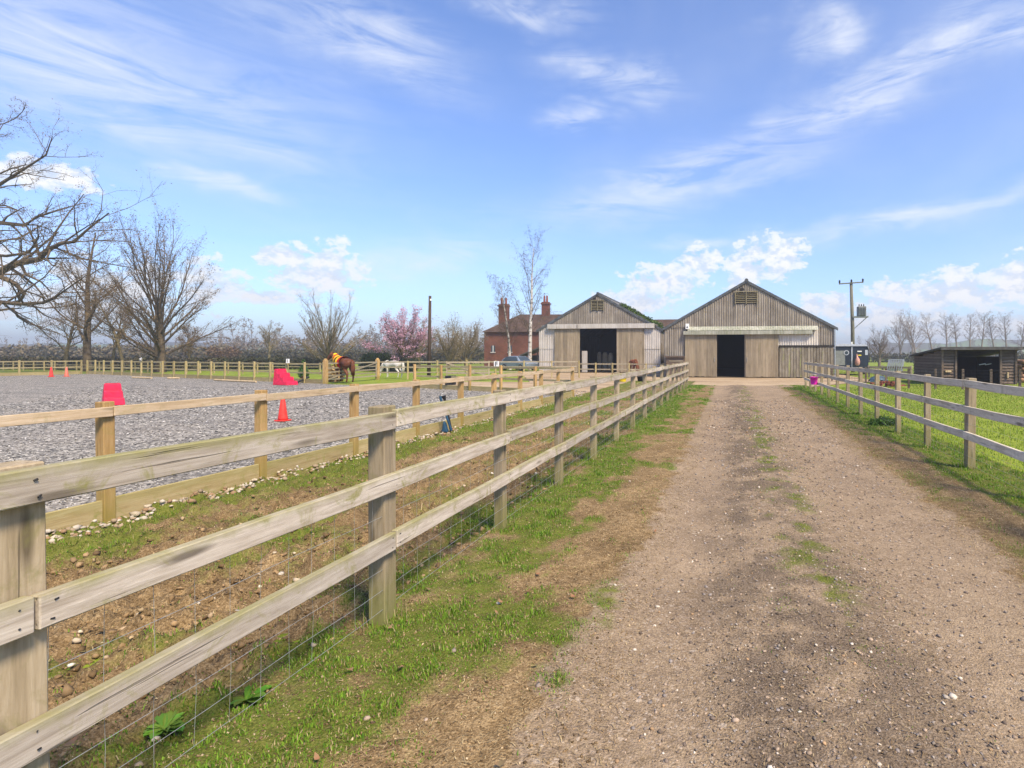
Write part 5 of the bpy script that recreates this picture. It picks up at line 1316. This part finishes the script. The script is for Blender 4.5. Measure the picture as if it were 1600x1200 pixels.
make_tree('bare_tree', at(420, 95), 'pale rounded bare tree in front of the far wood', C(H=5.6, R=.25, n=[14, 7, 5, 3, 0], lr=[.7, .45, .42, .4, 0], t0=[.28, .2, .15, .15, 0], rmin=.02), 43, mats=('barkol', 'twigpale', 'twigpale'), group='trees near the house')
for (px, d, sd_, H, lab) in ((700, 58, 51, 2.3, 'bushy bare tree just right of the telegraph pole'), (728, 61, 52, 2.5, 'bushy bare tree next to the brick house'), (655, 66, 53, 2.6, 'bare grey tree behind the pink blossom')):
    make_tree('bare_tree', at(px, d), lab, C(H=H, R=.22, n=[11, 8, 6, 3, 0], ang=[.95, .6, .65, .7, 0], angtop=.5, lr=[1.25, .5, .42, .4, 0], taperL=[-.1, .3, .3, .3, 0], t0=[.15, .15, .15, .15, 0], up=[.05, .07, .06, .05, .03], wob=[.05, .12, .16, .2, .2], rmin=.014, tip=[.6, .25, .3, .35, .5]), sd_, mats=('barkol', 'twigpale', 'twigpale'), group='trees near the house')
# pink blossom
bt = make_tree('blossom_tree', at(630, 56), 'pink blossoming tree left of the telegraph pole', C(H=2.3, R=.24, n=[14, 8, 6, 3, 0], ang=[1.25, .6, .7, .8, 0], angtop=.55, lr=[1.6, .48, .42, .4, 0], taperL=[-.05, .3, .3, .3, 0], t0=[.25, .15, .15, .15, 0], up=[.05, .05, .05, .04, .02], wob=[.05, .14, .18, .2, .2], rmin=.013, tip=[.6, .25, .3, .35, .5]), 61, mats=('bark', 'twig', 'blossom'), buds=3, budsize=.06, group='trees near the house')
# birches by the house
bcfg = dict(n=[24, 6, 4, 3, 0], ang=[.8, .6, .8, .9, 0], lr=[.33, .44, .42, .4, 0], taperL=[.45, .3, .3, .3, 0], t0=[.22, .2, .15, .15, 0], up=[.03, .07, -.02, -.08, -.12], tip=[.12, .25, .3, .4, .5], rr=[.28, .45, .5, .5, 0], wob=[.035, .1, .18, .25, .25], rmin=.008)
make_tree('birch_tree', at(828, 60), 'tall white-barked birch in front of the brick house', C(H=13.7, R=.24, **bcfg), 71, mats=('birch', 'bark', 'bark'), buds=1, budsize=.045, group='birches by the house')
make_tree('birch_tree', at(797, 61), 'shorter white-barked birch left of the tall one', C(H=9.2, R=.17, **bcfg), 72, mats=('birch', 'bark', 'bark'), buds=1, budsize=.045, group='birches by the house', lean=(-.08, 0, 0))
# row of trees on the right skyline
row = [(1431, 497, 6), (1457, 494, 7), (1479, 494, 9), (1497, 495, 5), (1515, 494, 5), (1533, 491, 8), (1553, 494, 6), (1573, 493, 8), (1596, 504, 6), (1640, 492, 7), (1670, 494, 7)]
ords = ['leftmost, half-hidden tree', 'first clear tree from the left', 'second clear tree from the left', 'third clear tree from the left', 'fourth clear tree from the left', 'tallest tree, fifth clear one', 'sixth clear tree from the left', 'seventh clear tree from the left', 'thin tree over the shelter end', 'tree beyond the right edge', 'last tree beyond the right edge']
for k, ((px, top, w), lab) in enumerate(zip(row, ords)):
    d = 150; H = (HY-top)*d/F+CAMH
    make_tree('skyline_tree', at(px, d), lab+' of the bare row behind the field shelter', C(max=3, H=H*.97, R=.26, n=[18, 7, 4, 0, 0], ang=[.85, .65, .8, 0, 0], angtop=.1, lr=[.23+.014*w, .42, .45, 0, 0], taperL=[.45, .3, .3, 0, 0], t0=[.42, .2, .15, .1, 0], up=[.02, .05, .03, .02, 0], tip=[.15, .3, .35, .5, .5], rmin=.022, rr=[.4, .5, .5, .5, 0], segs=[7, 4, 3, 2, 2]), 80+k, mats=('twiggrey', 'twiggrey', 'twiggrey'), buds=1, budsize=.08, group='bare trees on the right skyline')
for (px, d, H, sd_, lab) in ((1374, 75, 4.2, 95, 'small bare tree right of the horse trailer'), (1408, 170, 12, 96, 'spreading bare tree left of the skyline row'), (1425, 175, 13, 97, 'spreading bare tree next to the skyline row')):
    make_tree('bare_tree', at(px, d), lab, C(max=3 if d > 100 else 4, H=H*.7, R=.2 if d < 100 else .3, n=[13, 8, 6, 3, 0], ang=[1.0, .7, .75, .8, 0], angtop=.6, taperL=[.1, .4, .4, .3, 0], lr=[.8, .48, .42, .4, 0], t0=[.3, .2, .15, .15, 0], rmin=.016 if d < 100 else .04), sd_, mats=('twiggrey', 'twiggrey', 'twiggrey'), buds=1, budsize=.04 if d < 100 else .1, group='bare trees on the right skyline')

# ---- far woods as one mass each
def wood_mass(name, spots, label, seed, scale_r=1.0, mat='twiggrey'):
    protos = []
    for k in range(5):
        g = Grow(seed*10+k, C(max=3, H=9+1.2*k, R=.2, n=[11, 4, 3, 0, 0], ang=[.6, .6, .8, 0, 0], lr=[.36, .42, .45, 0, 0], t0=[.22, .15, .15, .1, 0], up=[.02, .09, .04, .02, 0], rmin=.06, segs=[4, 2, 1, 1, 1], tip=[.2, .35, .4, .5, .5]))
        g.branch(Vector((0, 0, 0)), Vector((0, 0, 1)), g.c['H'], g.c['R'], 0)
        me = tubes_mesh([(g.out[0], 5, 0), (g.out[1], 3, 0), (g.out[2], 3, 0), (g.out[3], 3, 0)], [M[mat]], (g.tips[::2], .3, 0))
        n = len(me.vertices); V = np.empty(n*3, np.float32); me.vertices.foreach_get('co', V); m = len(me.polygons); Fl = np.empty(m*4, np.int32); me.loops.foreach_get('vertex_index', Fl)
        protos.append((V.reshape(-1, 3), Fl.reshape(-1, 4))); bpy.data.meshes.remove(me)
    rng = random.Random(seed); VV = []; FF = []; b = 0
    for (x, y, s) in spots:
        V, Fc = protos[rng.randrange(5)]; a = rng.uniform(0, 6.28); c, s_ = math.cos(a), math.sin(a)
        Rm = np.array([[c, -s_, 0], [s_, c, 0], [0, 0, 1]]); w = s*rng.uniform(.85, 1.15)
        VV.append((V*np.array([w, w, s*rng.uniform(.9, 1.1)])) @ Rm.T + np.array([x, y, 0])); FF.append(Fc+b); b += len(V)
    return tag(put(name, npmesh(name, np.concatenate(VV), np.concatenate(FF), [M[mat]], True)), label, 'woodland', kind='stuff')
rng = random.Random(77); sp = []
for k in range(145):
    px = rng.uniform(-140, 790); d = rng.uniform(170, 235)
    top = 512 if px > 340 else 528
    q = at(px, d); sp.append((q.x, q.y, ((HY-top-rng.uniform(-2, 10))*d/F)/11.5))
wood_mass('woodland', sp, 'grey bare woodland along the horizon behind the arena', 4)
sp = []
for k in range(70):
    px = rng.uniform(1340, 1750); d = rng.uniform(300, 420); q = at(px, d); sp.append((q.x, q.y, ((HY-rng.uniform(531, 541))*d/F)/11.5))
wood_mass('woodland', sp, 'bluish bare woodland behind the field shelter', 5)

# ---- hedges and bushes
def hedge(name, a, b, h, w, label, cols, n, seed, size=.07, cat='hedge'):
    t = thing(name, a, label, cat, 'hedges and bushes'); rng = random.Random(seed); L = (b-a).length; m = max(2, int(L/(w*.55))); cen = []
    for i in range(m):
        p = a.lerp(b, (i+.5)/m)
        for z in np.arange(w*.35, h, w*.5): cen.append((p.x+rng.uniform(-.15, .15)*w, p.y+rng.uniform(-.2, .2)*w, z*rng.uniform(.85, 1.08), w*rng.uniform(.42, .6)))
    leafcloud('foliage', cen, n, size, cols, t, seed)
    mb = MB()
    for i in range(m): p = a.lerp(b, (i+.5)/m); mb.tube([p, p+Vector((rng.uniform(-.2, .2), 0, h*.5)), p+Vector((rng.uniform(-.4, .4), 0, h*.9))], [.05, .035, .01], 4, False)
    mb.build('stems', M['bark'], t)
brownh = [(.12, .10, .06), (.095, .10, .045), (.15, .12, .075), (.07, .07, .035)]
hedge('hedge', at(-80, 66), at(345, 58), 1.1, 1.0, 'dark clipped hedge running behind the far arena fence', brownh, 26000, 5, .11)
hedge('hedge', at(345, 58), at(505, 66), 1.3, 1.0, 'dark hedge behind the red steps', [(.05, .06, .025), (.07, .065, .035), (.04, .045, .02)], 9000, 6, .1)
hedge('hedge', at(-120, 120), at(360, 120), 2.6, 2.6, 'tall brown thicket behind the bare trees on the left', [(.16, .13, .08), (.13, .115, .07), (.19, .155, .10)], 15000, 7, .3)
hedge('bush', at(330, 95), at(372, 95), 2.4, 2.2, 'rusty brown bush right of the fan-shaped tree', [(.16, .10, .06), (.13, .09, .05)], 4000, 8, .16, 'bush')
hedge('hedge', at(370, 110), at(760, 100), 2.3, 2.0, 'brownish hedge below the far wood', [(.085, .08, .045), (.07, .075, .04), (.10, .085, .055)], 14000, 9, .2)
hedge('bush', at(566, 57), at(606, 55), 1.2, 1.3, 'dark evergreen bush under the pink tree', [(.025, .045, .015), (.035, .06, .02), (.02, .035, .012)], 8000, 10, .08, 'bush')
hedge('bush', at(606, 54.5), at(650, 54.5), .9, .9, 'dark low shrubs below the blossom', [(.03, .045, .02), (.05, .055, .03)], 4000, 13, .08, 'bush')
hedge('hedge', at(1300, 130), at(1760, 105), 1.8, 1.6, 'brown field hedge behind the field shelter', [(.09, .085, .05), (.07, .08, .04), (.11, .095, .06)], 12000, 11, .2)
hedge('thicket', at(325, 170), at(775, 155), 5.2, 3.6, 'soft brown band of bare brushwood below the far wood', [(.19, .15, .11), (.16, .135, .10), (.23, .18, .14)], 9000, 17, .34, 'thicket')
# nettle clump beside right fence, broad-leaved weeds on the left verge
def rosette(p, n, L, col, label, seed, name='weed'):
    t = thing(name, p, label, 'plant', 'weeds'); rng = random.Random(seed); V = []; Fc = []; cc = []
    for k in range(n):
        a = k*2.4+rng.uniform(-.3, .3); l = L*rng.uniform(.6, 1.1); w = l*.25; up_ = rng.uniform(.35, 1.0); d = Vector((math.cos(a), math.sin(a), 0)); s = Vector((-d.y, d.x, 0)); b = len(V)
        c = [q*rng.uniform(.75, 1.25) for q in col]
        for f, ww in ((0, .3), (.4, .8), (.75, 1), (1, .35)):
            z = up_*l*(f*.9-.55*f*f)+.015; ctr = p+d*(l*f)+Vector((0, 0, z))
            V += [ctr-s*(w*ww)+Vector((0, 0, .01)), ctr, ctr+s*(w*ww)+Vector((0, 0, .01))]; cc += [(*c, 1)]*3
        for i in range(3):
            for j in range(2): Fc.append((b+i*3+j, b+i*3+j+1, b+i*3+j+4, b+i*3+j+3))
    put('leaves', npmesh('leaves', np.array([tuple(v) for v in V]), Fc, [M['leaf']], True, cc), None, t)
def onground(px, py): 
    p = G(px, py); p.z = float(gh(p.x, p.y)); return p
rosette(onground(258, 1142), 22, .085, (.13, .24, .035), 'bright green dock rosette at the foot of the near left fence', 4)
rosette(onground(385, 1095), 9, .09, (.08, .17, .02), 'small dock rosette right of the larger one', 5)
wp = onground(1383, 667); wt = thing('weed', wp, 'dark green weed clump at the foot of the right fence', 'plant', 'weeds')
leafcloud('leaves', [(wp.x-.22, wp.y, wp.z+.06, .13), (wp.x, wp.y, wp.z+.09, .17), (wp.x+.2, wp.y+.05, wp.z+.06, .14), (wp.x+.05, wp.y+.25, wp.z+.06, .14)], 900, .028, [(.06, .13, .025), (.09, .18, .035), (.045, .09, .02)], wt, 19, flatten=.7)
rosette(onground(1010, 655), 10, .12, (.10, .20, .03), 'low green weed beside the left fence far along the drive', 7)

# ================================================================== GRASS, STONES, CHIPS
def blades(name, X, Y, Z, h, w, cols, seed, label, tri=False):
    rg = np.random.default_rng(seed+3000); n = len(X); a = rg.random(n)*2*np.pi; ln_ = rg.random(n)*.9*h; dxy = np.stack([np.cos(a), np.sin(a)], -1); pr = np.stack([-dxy[:, 1], dxy[:, 0]], -1)
    b = np.stack([X, Y, Z-.004], -1); P2 = np.concatenate([pr, np.zeros((n, 1))], 1)*w[:, None]*.5; D2 = np.concatenate([dxy, np.zeros((n, 1))], 1)*ln_[:, None]; up_ = np.array([0, 0, 1.0])[None]*h[:, None]
    if tri:
        V = np.stack([b-P2, b+P2, b+D2*.8+up_], 1).reshape(-1, 3); Fc = np.arange(3*n).reshape(n, 3); rep = 3
    else:
        mid = b+D2*.35+up_*.6; V = np.stack([b-P2, b+P2, mid+P2*.7, mid-P2*.7, b+D2+up_*.95], 1).reshape(-1, 3); i = np.arange(n)*5
        Fc = np.concatenate([np.stack([i, i+1, i+2], -1), np.stack([i, i+2, i+3], -1), np.stack([i+3, i+2, i+4], -1)]); rep = 5
    c = np.concatenate([cols, np.ones((n, 1))], 1)
    return tag(put(name, npmesh(name, V, Fc, [M['blade']], False, np.repeat(c, rep, 0))), label, 'grass', kind='stuff')
def gcols(n, seed, straw=.12):
    rg = np.random.default_rng(seed+2000); t = rg.random((n, 1)); c = np.array([.065, .16, .012])*(1-t) + np.array([.22, .36, .034])*t
    c *= (.7+.55*rg.random((n, 1))); s = rg.random(n) < straw; c[s] = np.array([.42, .34, .18])*(.6+.6*rg.random((s.sum(), 1))); return c
def scatter(x0, x1, y0, y1, n, seed, power=1.0):
    rg = np.random.default_rng(seed); X = x0+(x1-x0)*rg.random(n); Y = y0*(y1/y0)**rg.random(n); return X, Y, rg
def grass_zone(name, x0, x1, y0, y1, n, seed, hs, label, straw=.12, p=1.6, thin=1.0):
    X, Y, rg = scatter(x0, x1, y0, y1, n, seed); t, g, d = cover(X, Y)
    fine = .5+.5*fbm(X, Y, 11, 2, 3.3)
    keep = rg.random(n) < np.clip(t**p*(.35+1.3*fine), 0, 1)*thin
    X, Y, t = X[keep], Y[keep], t[keep]; m = len(X); far = np.clip(Y/5, 1, 5)
    cl = np.clip(.75+1.4*fbm(X, Y, 4.5, 2, 51), .35, 1.7)
    h = hs*(.45+.75*rg.random(m))*(.55+.6*t)*cl*(1+.10*(far-1)); w = .005*(.7+.6*rg.random(m))*far**.9
    gc = gcols(m, seed, straw); Z = gh(X, Y); nr = Y < 7.5
    blades(name, X[nr], Y[nr], Z[nr], h[nr], w[nr], gc[nr], seed, label+', near part')
    blades(name, X[~nr], Y[~nr], Z[~nr], h[~nr]*1.1, w[~nr]*1.25, gc[~nr], seed, label+', far part', True)
grass_zone('grass', -2.75, -.7, 1.2, 29, 260000, 1, .024, 'short bright grass along the foot of the left fence', .14)
grass_zone('grass', 2.0, 3.75, 2.5, 29, 120000, 2, .028, 'short grass along the foot of the right fence', .16)
grass_zone('grass', -5.75, -2.6, 2.0, 24, 130000, 3, .03, 'sparse grass in the muddy strip', .18)
grass_zone('grass', -.1, 1.25, 2.0, 26, 120000, 4, .016, 'sparse grass growing down the middle of the drive', .45, 1.15)
tx_, ty_ = [], []
rg = np.random.default_rng(14)
for i in range(14):
    for (xf_, y0_) in ((LFX, 3.01-1.72*3), (RFX, 8.19-1.72*4)):
        y = y0_+1.72*i; k = 90
        a = rg.random(k)*6.28; q = .06+.10*rg.random(k); tx_ += list(xf_(y)+np.cos(a)*q); ty_ += list(y+np.sin(a)*q)
X, Y = np.array(tx_), np.array(ty_); k = Y > .8; X, Y = X[k], Y[k]; m = len(X)
blades('grass_tufts', X, Y, gh(X, Y), .03+.07*rg.random(m)**2, .005*np.clip(Y/5, 1, 4), gcols(m, 14, .25), 14, 'longer grass tufts round the feet of the drive fence posts')
# dead grass and straw lying on the bare ground
def litter(name, x0, x1, y0, y1, n, seed, label):
    X, Y, rg = scatter(x0, x1, y0, y1, n, seed); t_, _, _ = cover(X, Y); k = rg.random(n) < np.clip(1.05-1.25*t_, .12, 1)*.75; X, Y = X[k], Y[k]; n = len(X); a = rg.random(n)*6.28; L = (.007+.022*rg.random(n)**2.5)*np.clip(Y/6, .8, 2); w = .0013*(.6+.8*rg.random(n))*np.clip(Y/3, 1, 5)
    bend = rg.normal(size=n)*.5; V = []
    for f in (-1, 0, 1):
        an = a+bend*f; cx = X+np.cos(an)*L*f; cy = Y+np.sin(an)*L*f; z = gh(cx, cy)+.004+.006*rg.random(n)+(.004 if f == 0 else 0)
        V.append(np.stack([cx-np.sin(a)*w, cy+np.cos(a)*w, z], -1)); V.append(np.stack([cx+np.sin(a)*w, cy-np.cos(a)*w, z], -1))
    V = np.stack(V, 1).reshape(-1, 3); i = np.arange(n)*6
    Fc = np.concatenate([np.stack([i, i+1, i+3, i+2], -1), np.stack([i+2, i+3, i+5, i+4], -1)])
    t = rg.random((n, 1)); c = (np.array([.52, .42, .24])*t+np.array([.20, .13, .065])*(1-t))*(.7+.5*rg.random((n, 1)))
    return tag(put(name, npmesh(name, V, Fc, [M['blade']], False, np.repeat(np.concatenate([c, np.ones((n, 1))], 1), 6, 0))), label, 'grass', kind='stuff')
litter('dead_grass', -2.4, -.45, 1.3, 18, 20000, 5, 'dead straw-coloured grass litter on the left verge')
litter('dead_grass', 1.9, 3.2, 2.2, 22, 22000, 6, 'dead straw-coloured grass litter on the right verge')
litter('dead_grass', -.1, 1.1, 2.0, 18, 5000, 7, 'dead straw-coloured grass litter down the middle of the drive')
litter('dead_grass', -5.4, -2.3, 2.2, 16, 12000, 8, 'dead straw-coloured grass litter in the muddy strip')
# pasture to the right
rg = np.random.default_rng(9); n = 130000; X = 3.5+26*rg.random(n)**1.3; Y = 5.5*(33/5.5)**rg.random(n)
keep = ~((X > fx0-.3) & (Y > fy-.9)) & (X < 4+Y*1.25) & ~((Y > 29) & (X < 9)); X, Y = X[keep], Y[keep]; m = len(X)
blades('pasture_grass', X, Y, np.full(m, -.05), .05*(.5+.7*rg.random(m)), .0075*np.clip(Y/7, 1, 4), gcols(m, 9, .06)*np.array([1.2, .98, .9]), 9, 'lush green pasture grass right of the drive', True)

# stones
ico_v = []; phi = (1+5**.5)/2
for a in (-1, 1):
    for b in (-phi, phi): ico_v += [(0, a, b), (a, b, 0), (b, 0, a)]
ico_v = np.array(ico_v, float); ico_v /= np.linalg.norm(ico_v[0])
ico_f = []
for i in range(12):
    for j in range(i+1, 12):
        for k in range(j+1, 12):
            e = sorted([np.linalg.norm(ico_v[i]-ico_v[j]), np.linalg.norm(ico_v[j]-ico_v[k]), np.linalg.norm(ico_v[i]-ico_v[k])])
            if e[2] < 1.1:
                nn = np.cross(ico_v[j]-ico_v[i], ico_v[k]-ico_v[i]); ico_f.append((i, j, k) if nn @ ico_v[i] > 0 else (i, k, j))
ico_f = np.array(ico_f)
oct_v = np.array([(1, 0, 0), (-1, 0, 0), (0, 1, 0), (0, -1, 0), (0, 0, 1), (0, 0, -1)], float); oct_f = np.array([(0, 2, 4), (2, 1, 4), (1, 3, 4), (3, 0, 4), (2, 0, 5), (1, 2, 5), (3, 1, 5), (0, 3, 5)])
def rocks(name, X, Y, Z, size, cols, seed, label, flat_=.55, bv=ico_v, bf=ico_f, mat='stone', parent=None, smooth=False, rough=.22, cat='stones'):
    rg = np.random.default_rng(seed+4000); n = len(X); k = len(bv)
    V = bv[None]*(1+rough*rg.normal(size=(n, k, 1))); V = V*np.stack([.75+.5*rg.random(n), .75+.5*rg.random(n), flat_*(.7+.6*rg.random(n))], -1)[:, None, :]
    a = rg.random(n)*6.28; tl = rg.normal(size=n)*.35; c, s = np.cos(a), np.sin(a); x, y, z = V[..., 0], V[..., 1], V[..., 2]
    ct, st = np.cos(tl)[:, None], np.sin(tl)[:, None]; y, z = y*ct-z*st, y*st+z*ct
    V = np.stack([x*c[:, None]-y*s[:, None], x*s[:, None]+y*c[:, None], z], -1)*size[:, None, None]
    V[..., 0] += X[:, None]; V[..., 1] += Y[:, None]; V[..., 2] += Z[:, None]
    Fc = (bf[None]+(np.arange(n)*k)[:, None, None]).reshape(-1, 3)
    cc = np.repeat(np.concatenate([cols, np.ones((n, 1))], 1), k, 0)
    o = put(name, npmesh(name, V.reshape(-1, 3), Fc, [M[mat]], smooth, cc), None, parent); o['kind'] = 'stuff'
    if parent is None: tag(o, label, cat)
    return o
def pal(n, seed, P_, W_):
    rg = np.random.default_rng(seed+1000); return np.array(P_)[rg.choice(len(P_), n, p=np.array(W_)/sum(W_))]*(.75+.5*rg.random((n, 1)))
X, Y, rg = scatter(-.5, 1.95, 1.5, 20, 11000, 21)
sz = .0035+.0105*rg.random(len(X))**3.2; sz *= np.clip(Y/6, .85, 2.0)
rocks('drive_stones', X, Y, gh(X, Y)+sz*.3, sz, pal(len(X), 21, [(.52, .46, .38), (.34, .26, .19), (.16, .125, .10), (.24, .21, .19), (.38, .25, .14)], [.8, 4, 4, 2.5, .6]), 21, 'small pale and dark stones scattered on the drive')
X, Y, rg = scatter(-.15, 1.15, 1.5, 14, 4500, 28); sz = .003+.007*rg.random(len(X))**2
rocks('drive_stones', X, Y, gh(X, Y)+sz*.3, sz, pal(len(X), 28, [(.10, .08, .062), (.2, .17, .14), (.3, .26, .22), (.46, .40, .32)], [4, 4, 3, 1]), 28, 'dark gritty stones along the crown of the drive', .6, oct_v, oct_f, rough=.3)
X, Y, rg = scatter(-1.6, 2.3, 1.6, 14, 90, 22); sz = .008+.012*rg.random(len(X))
rocks('drive_stones', X, Y, gh(X, Y)+sz*.15, sz, pal(len(X), 22, [(.45, .40, .33), (.36, .28, .21), (.22, .18, .15)], [2, 3, 2]), 22, 'larger loose stones on the drive and verge')
# clods and flints in the paddock strip
X, Y, rg = scatter(-5.0, -2.05, 1.6, 14, 11000, 23); k = fbm(X, Y, .8, 3, 8) + .35*rg.normal(size=len(X))*.5 > .02; X, Y = X[k], Y[k]
sz = .005+.018*rg.random(len(X))**4
rocks('soil_clods', X, Y, gh(X, Y)+sz*.2, sz, pal(len(X), 23, [(.21, .14, .07), (.28, .19, .10), (.12, .078, .038), (.40, .30, .17)], [4, 4, 3, .5]), 23, 'brown clods of churned earth behind the left fence', .8, rough=.45, cat='soil')
X, Y, rg = scatter(-3.6, -2.15, 1.8, 9, 350, 24); k = fbm(X, Y, .9, 3, 18) + .2*rg.normal(size=len(X)) > .12; X, Y = X[k], Y[k]; sz = .008+.013*rg.random(len(X))
rocks('flint_stones', X, Y, gh(X, Y)+sz*.4, sz, pal(len(X), 24, [(.46, .38, .27), (.36, .27, .17), (.55, .50, .42)], [3, 3, 1]), 24, 'pale flints among the clods behind the left fence', .8, smooth=True)
X, Y, rg = scatter(-2.9, -.5, 1.5, 9, 11000, 41); sz = .0025+.006*rg.random(len(X))**2
rocks('soil_crumbs', X, Y, gh(X, Y)+sz*.2, sz, pal(len(X), 41, [(.20, .135, .07), (.30, .21, .115), (.10, .066, .034), (.45, .35, .22)], [4, 3, 4, 1]), 41, 'fine crumbs of earth on the left verge', .8, oct_v, oct_f, rough=.35, cat='soil')
# pebble edging along the kickboard
te = thing('pebble_edging', (-5.6, 4, 0), 'line of pale pebbles along the foot of the near arena kickboard', 'pebbles')
X, Y, rg = scatter(-5.74, -5.50, 2.5, 21.4, 1900, 25); sz = .010+.018*rg.random(len(X))
pc = [(.40, .34, .25), (.32, .245, .165), (.46, .41, .34), (.28, .18, .105)]
rocks('small_pebbles', X, Y, gh(X, Y)+sz*.15, sz, pal(len(X), 25, pc, [3, 3, 2, 1]), 25, None, .7, parent=te, smooth=True, rough=.14)
pmats = [flat('pebble_%s' % nm, c, .8, .2, var=.2, scale=20) for nm, c in zip(('cream', 'tan', 'white', 'rust'), pc)]
pms = []
rg = np.random.default_rng(26)
for k in range(8):
    V = ico_v*(1+.14*rg.normal(size=(12, 1)))*np.array([1.15, .85, .65]); pms.append(npmesh('stone', V, ico_f, [pmats[k % 4]], True))
for k in range(130):
    y = 3.2*(14/3.2)**rg.random(); x = -5.72+.24*rg.random()**1.5; s = .02+.026*rg.random()
    put('stone', pms[rg.integers(8)], Matrix.Translation((x, y, float(gh(x, y))+s*.12)) @ Matrix.Rotation(rg.random()*6.28, 4, 'Z') @ Matrix.Rotation(rg.normal()*.3, 4, 'X') @ Matrix.Scale(s, 4), te)
# arena chips
rg = np.random.default_rng(27); n = 28000; Y = 2.5*(24/2.5)**rg.random(n); X = -5.9-(2+Y*.9)*rg.random(n)*1.1
k = X > -30; X, Y = X[k], Y[k]; sz = (.009+.012*rg.random(len(X)))*np.clip(Y/8, .9, 2.0)
rocks('arena_chips', X, Y, np.full(len(X), .004), sz, pal(len(X), 27, [(.05, .048, .045), (.17, .165, .155), (.31, .30, .28), (.5, .48, .44), (.68, .65, .6)], [3.5, 4, 4, 2.2, .8]), 27, 'loose grey flint and rubber chips over the arena', .28, oct_v, oct_f, 'chip', cat='chips')

# dead leaves on the verge
rg = np.random.default_rng(31); n = 45; X, Y, _ = scatter(-2.9, -.6, 1.7, 9, n, 31); Z = gh(X, Y)+.012
V = []; Fc = []; cc = []
for i in range(n):
    s = .012+.013*rg.random(); a = rg.random()*6.28; d = np.array([math.cos(a), math.sin(a)]); q = np.array([-d[1], d[0]]); b = len(V); z = Z[i]
    for f, w, zz_ in ((-1, .1, .004), (-.3, .6, .0), (.4, .5, .008), (1, .05, .016)):
        c_ = np.array([X[i], Y[i]])+d*f*s
        V += [(c_[0]-q[0]*w*s, c_[1]-q[1]*w*s, z+zz_+.006), (c_[0]+q[0]*w*s, c_[1]+q[1]*w*s, z+zz_+.012*rg.random())]
        cc += [(.30*(.7+.5*rg.random()), .17, .09, 1)]*2
    for j in range(3): Fc.append((b+2*j, b+2*j+1, b+2*j+3, b+2*j+2))
o = put('dead_leaves', npmesh('dead_leaves', V, Fc, [M['leaf']], False, cc)); tag(o, 'scattered dead brown leaves on the left verge', 'leaves', kind='stuff')

# ================================================================== HAZE
hzm = bpy.data.materials.new('haze'); hzm.use_nodes = True; hn_ = NT(hzm.node_tree); hn_.n.clear()
ho = hn_.add('ShaderNodeOutputMaterial'); pv = hn_.add('ShaderNodeVolumePrincipled', ins={'Color': (.86, .89, .93, 1), 'Density': .0012, 'Anisotropy': .3})
hn_.l.new(pv.outputs[0], ho.inputs['Volume'])
MB().box(-1500, 1500, -1500, 1500, -1.2, 40).build('haze', hzm); tag(bpy.data.objects['haze'], 'thin pale haze over the distance', kind='stuff')
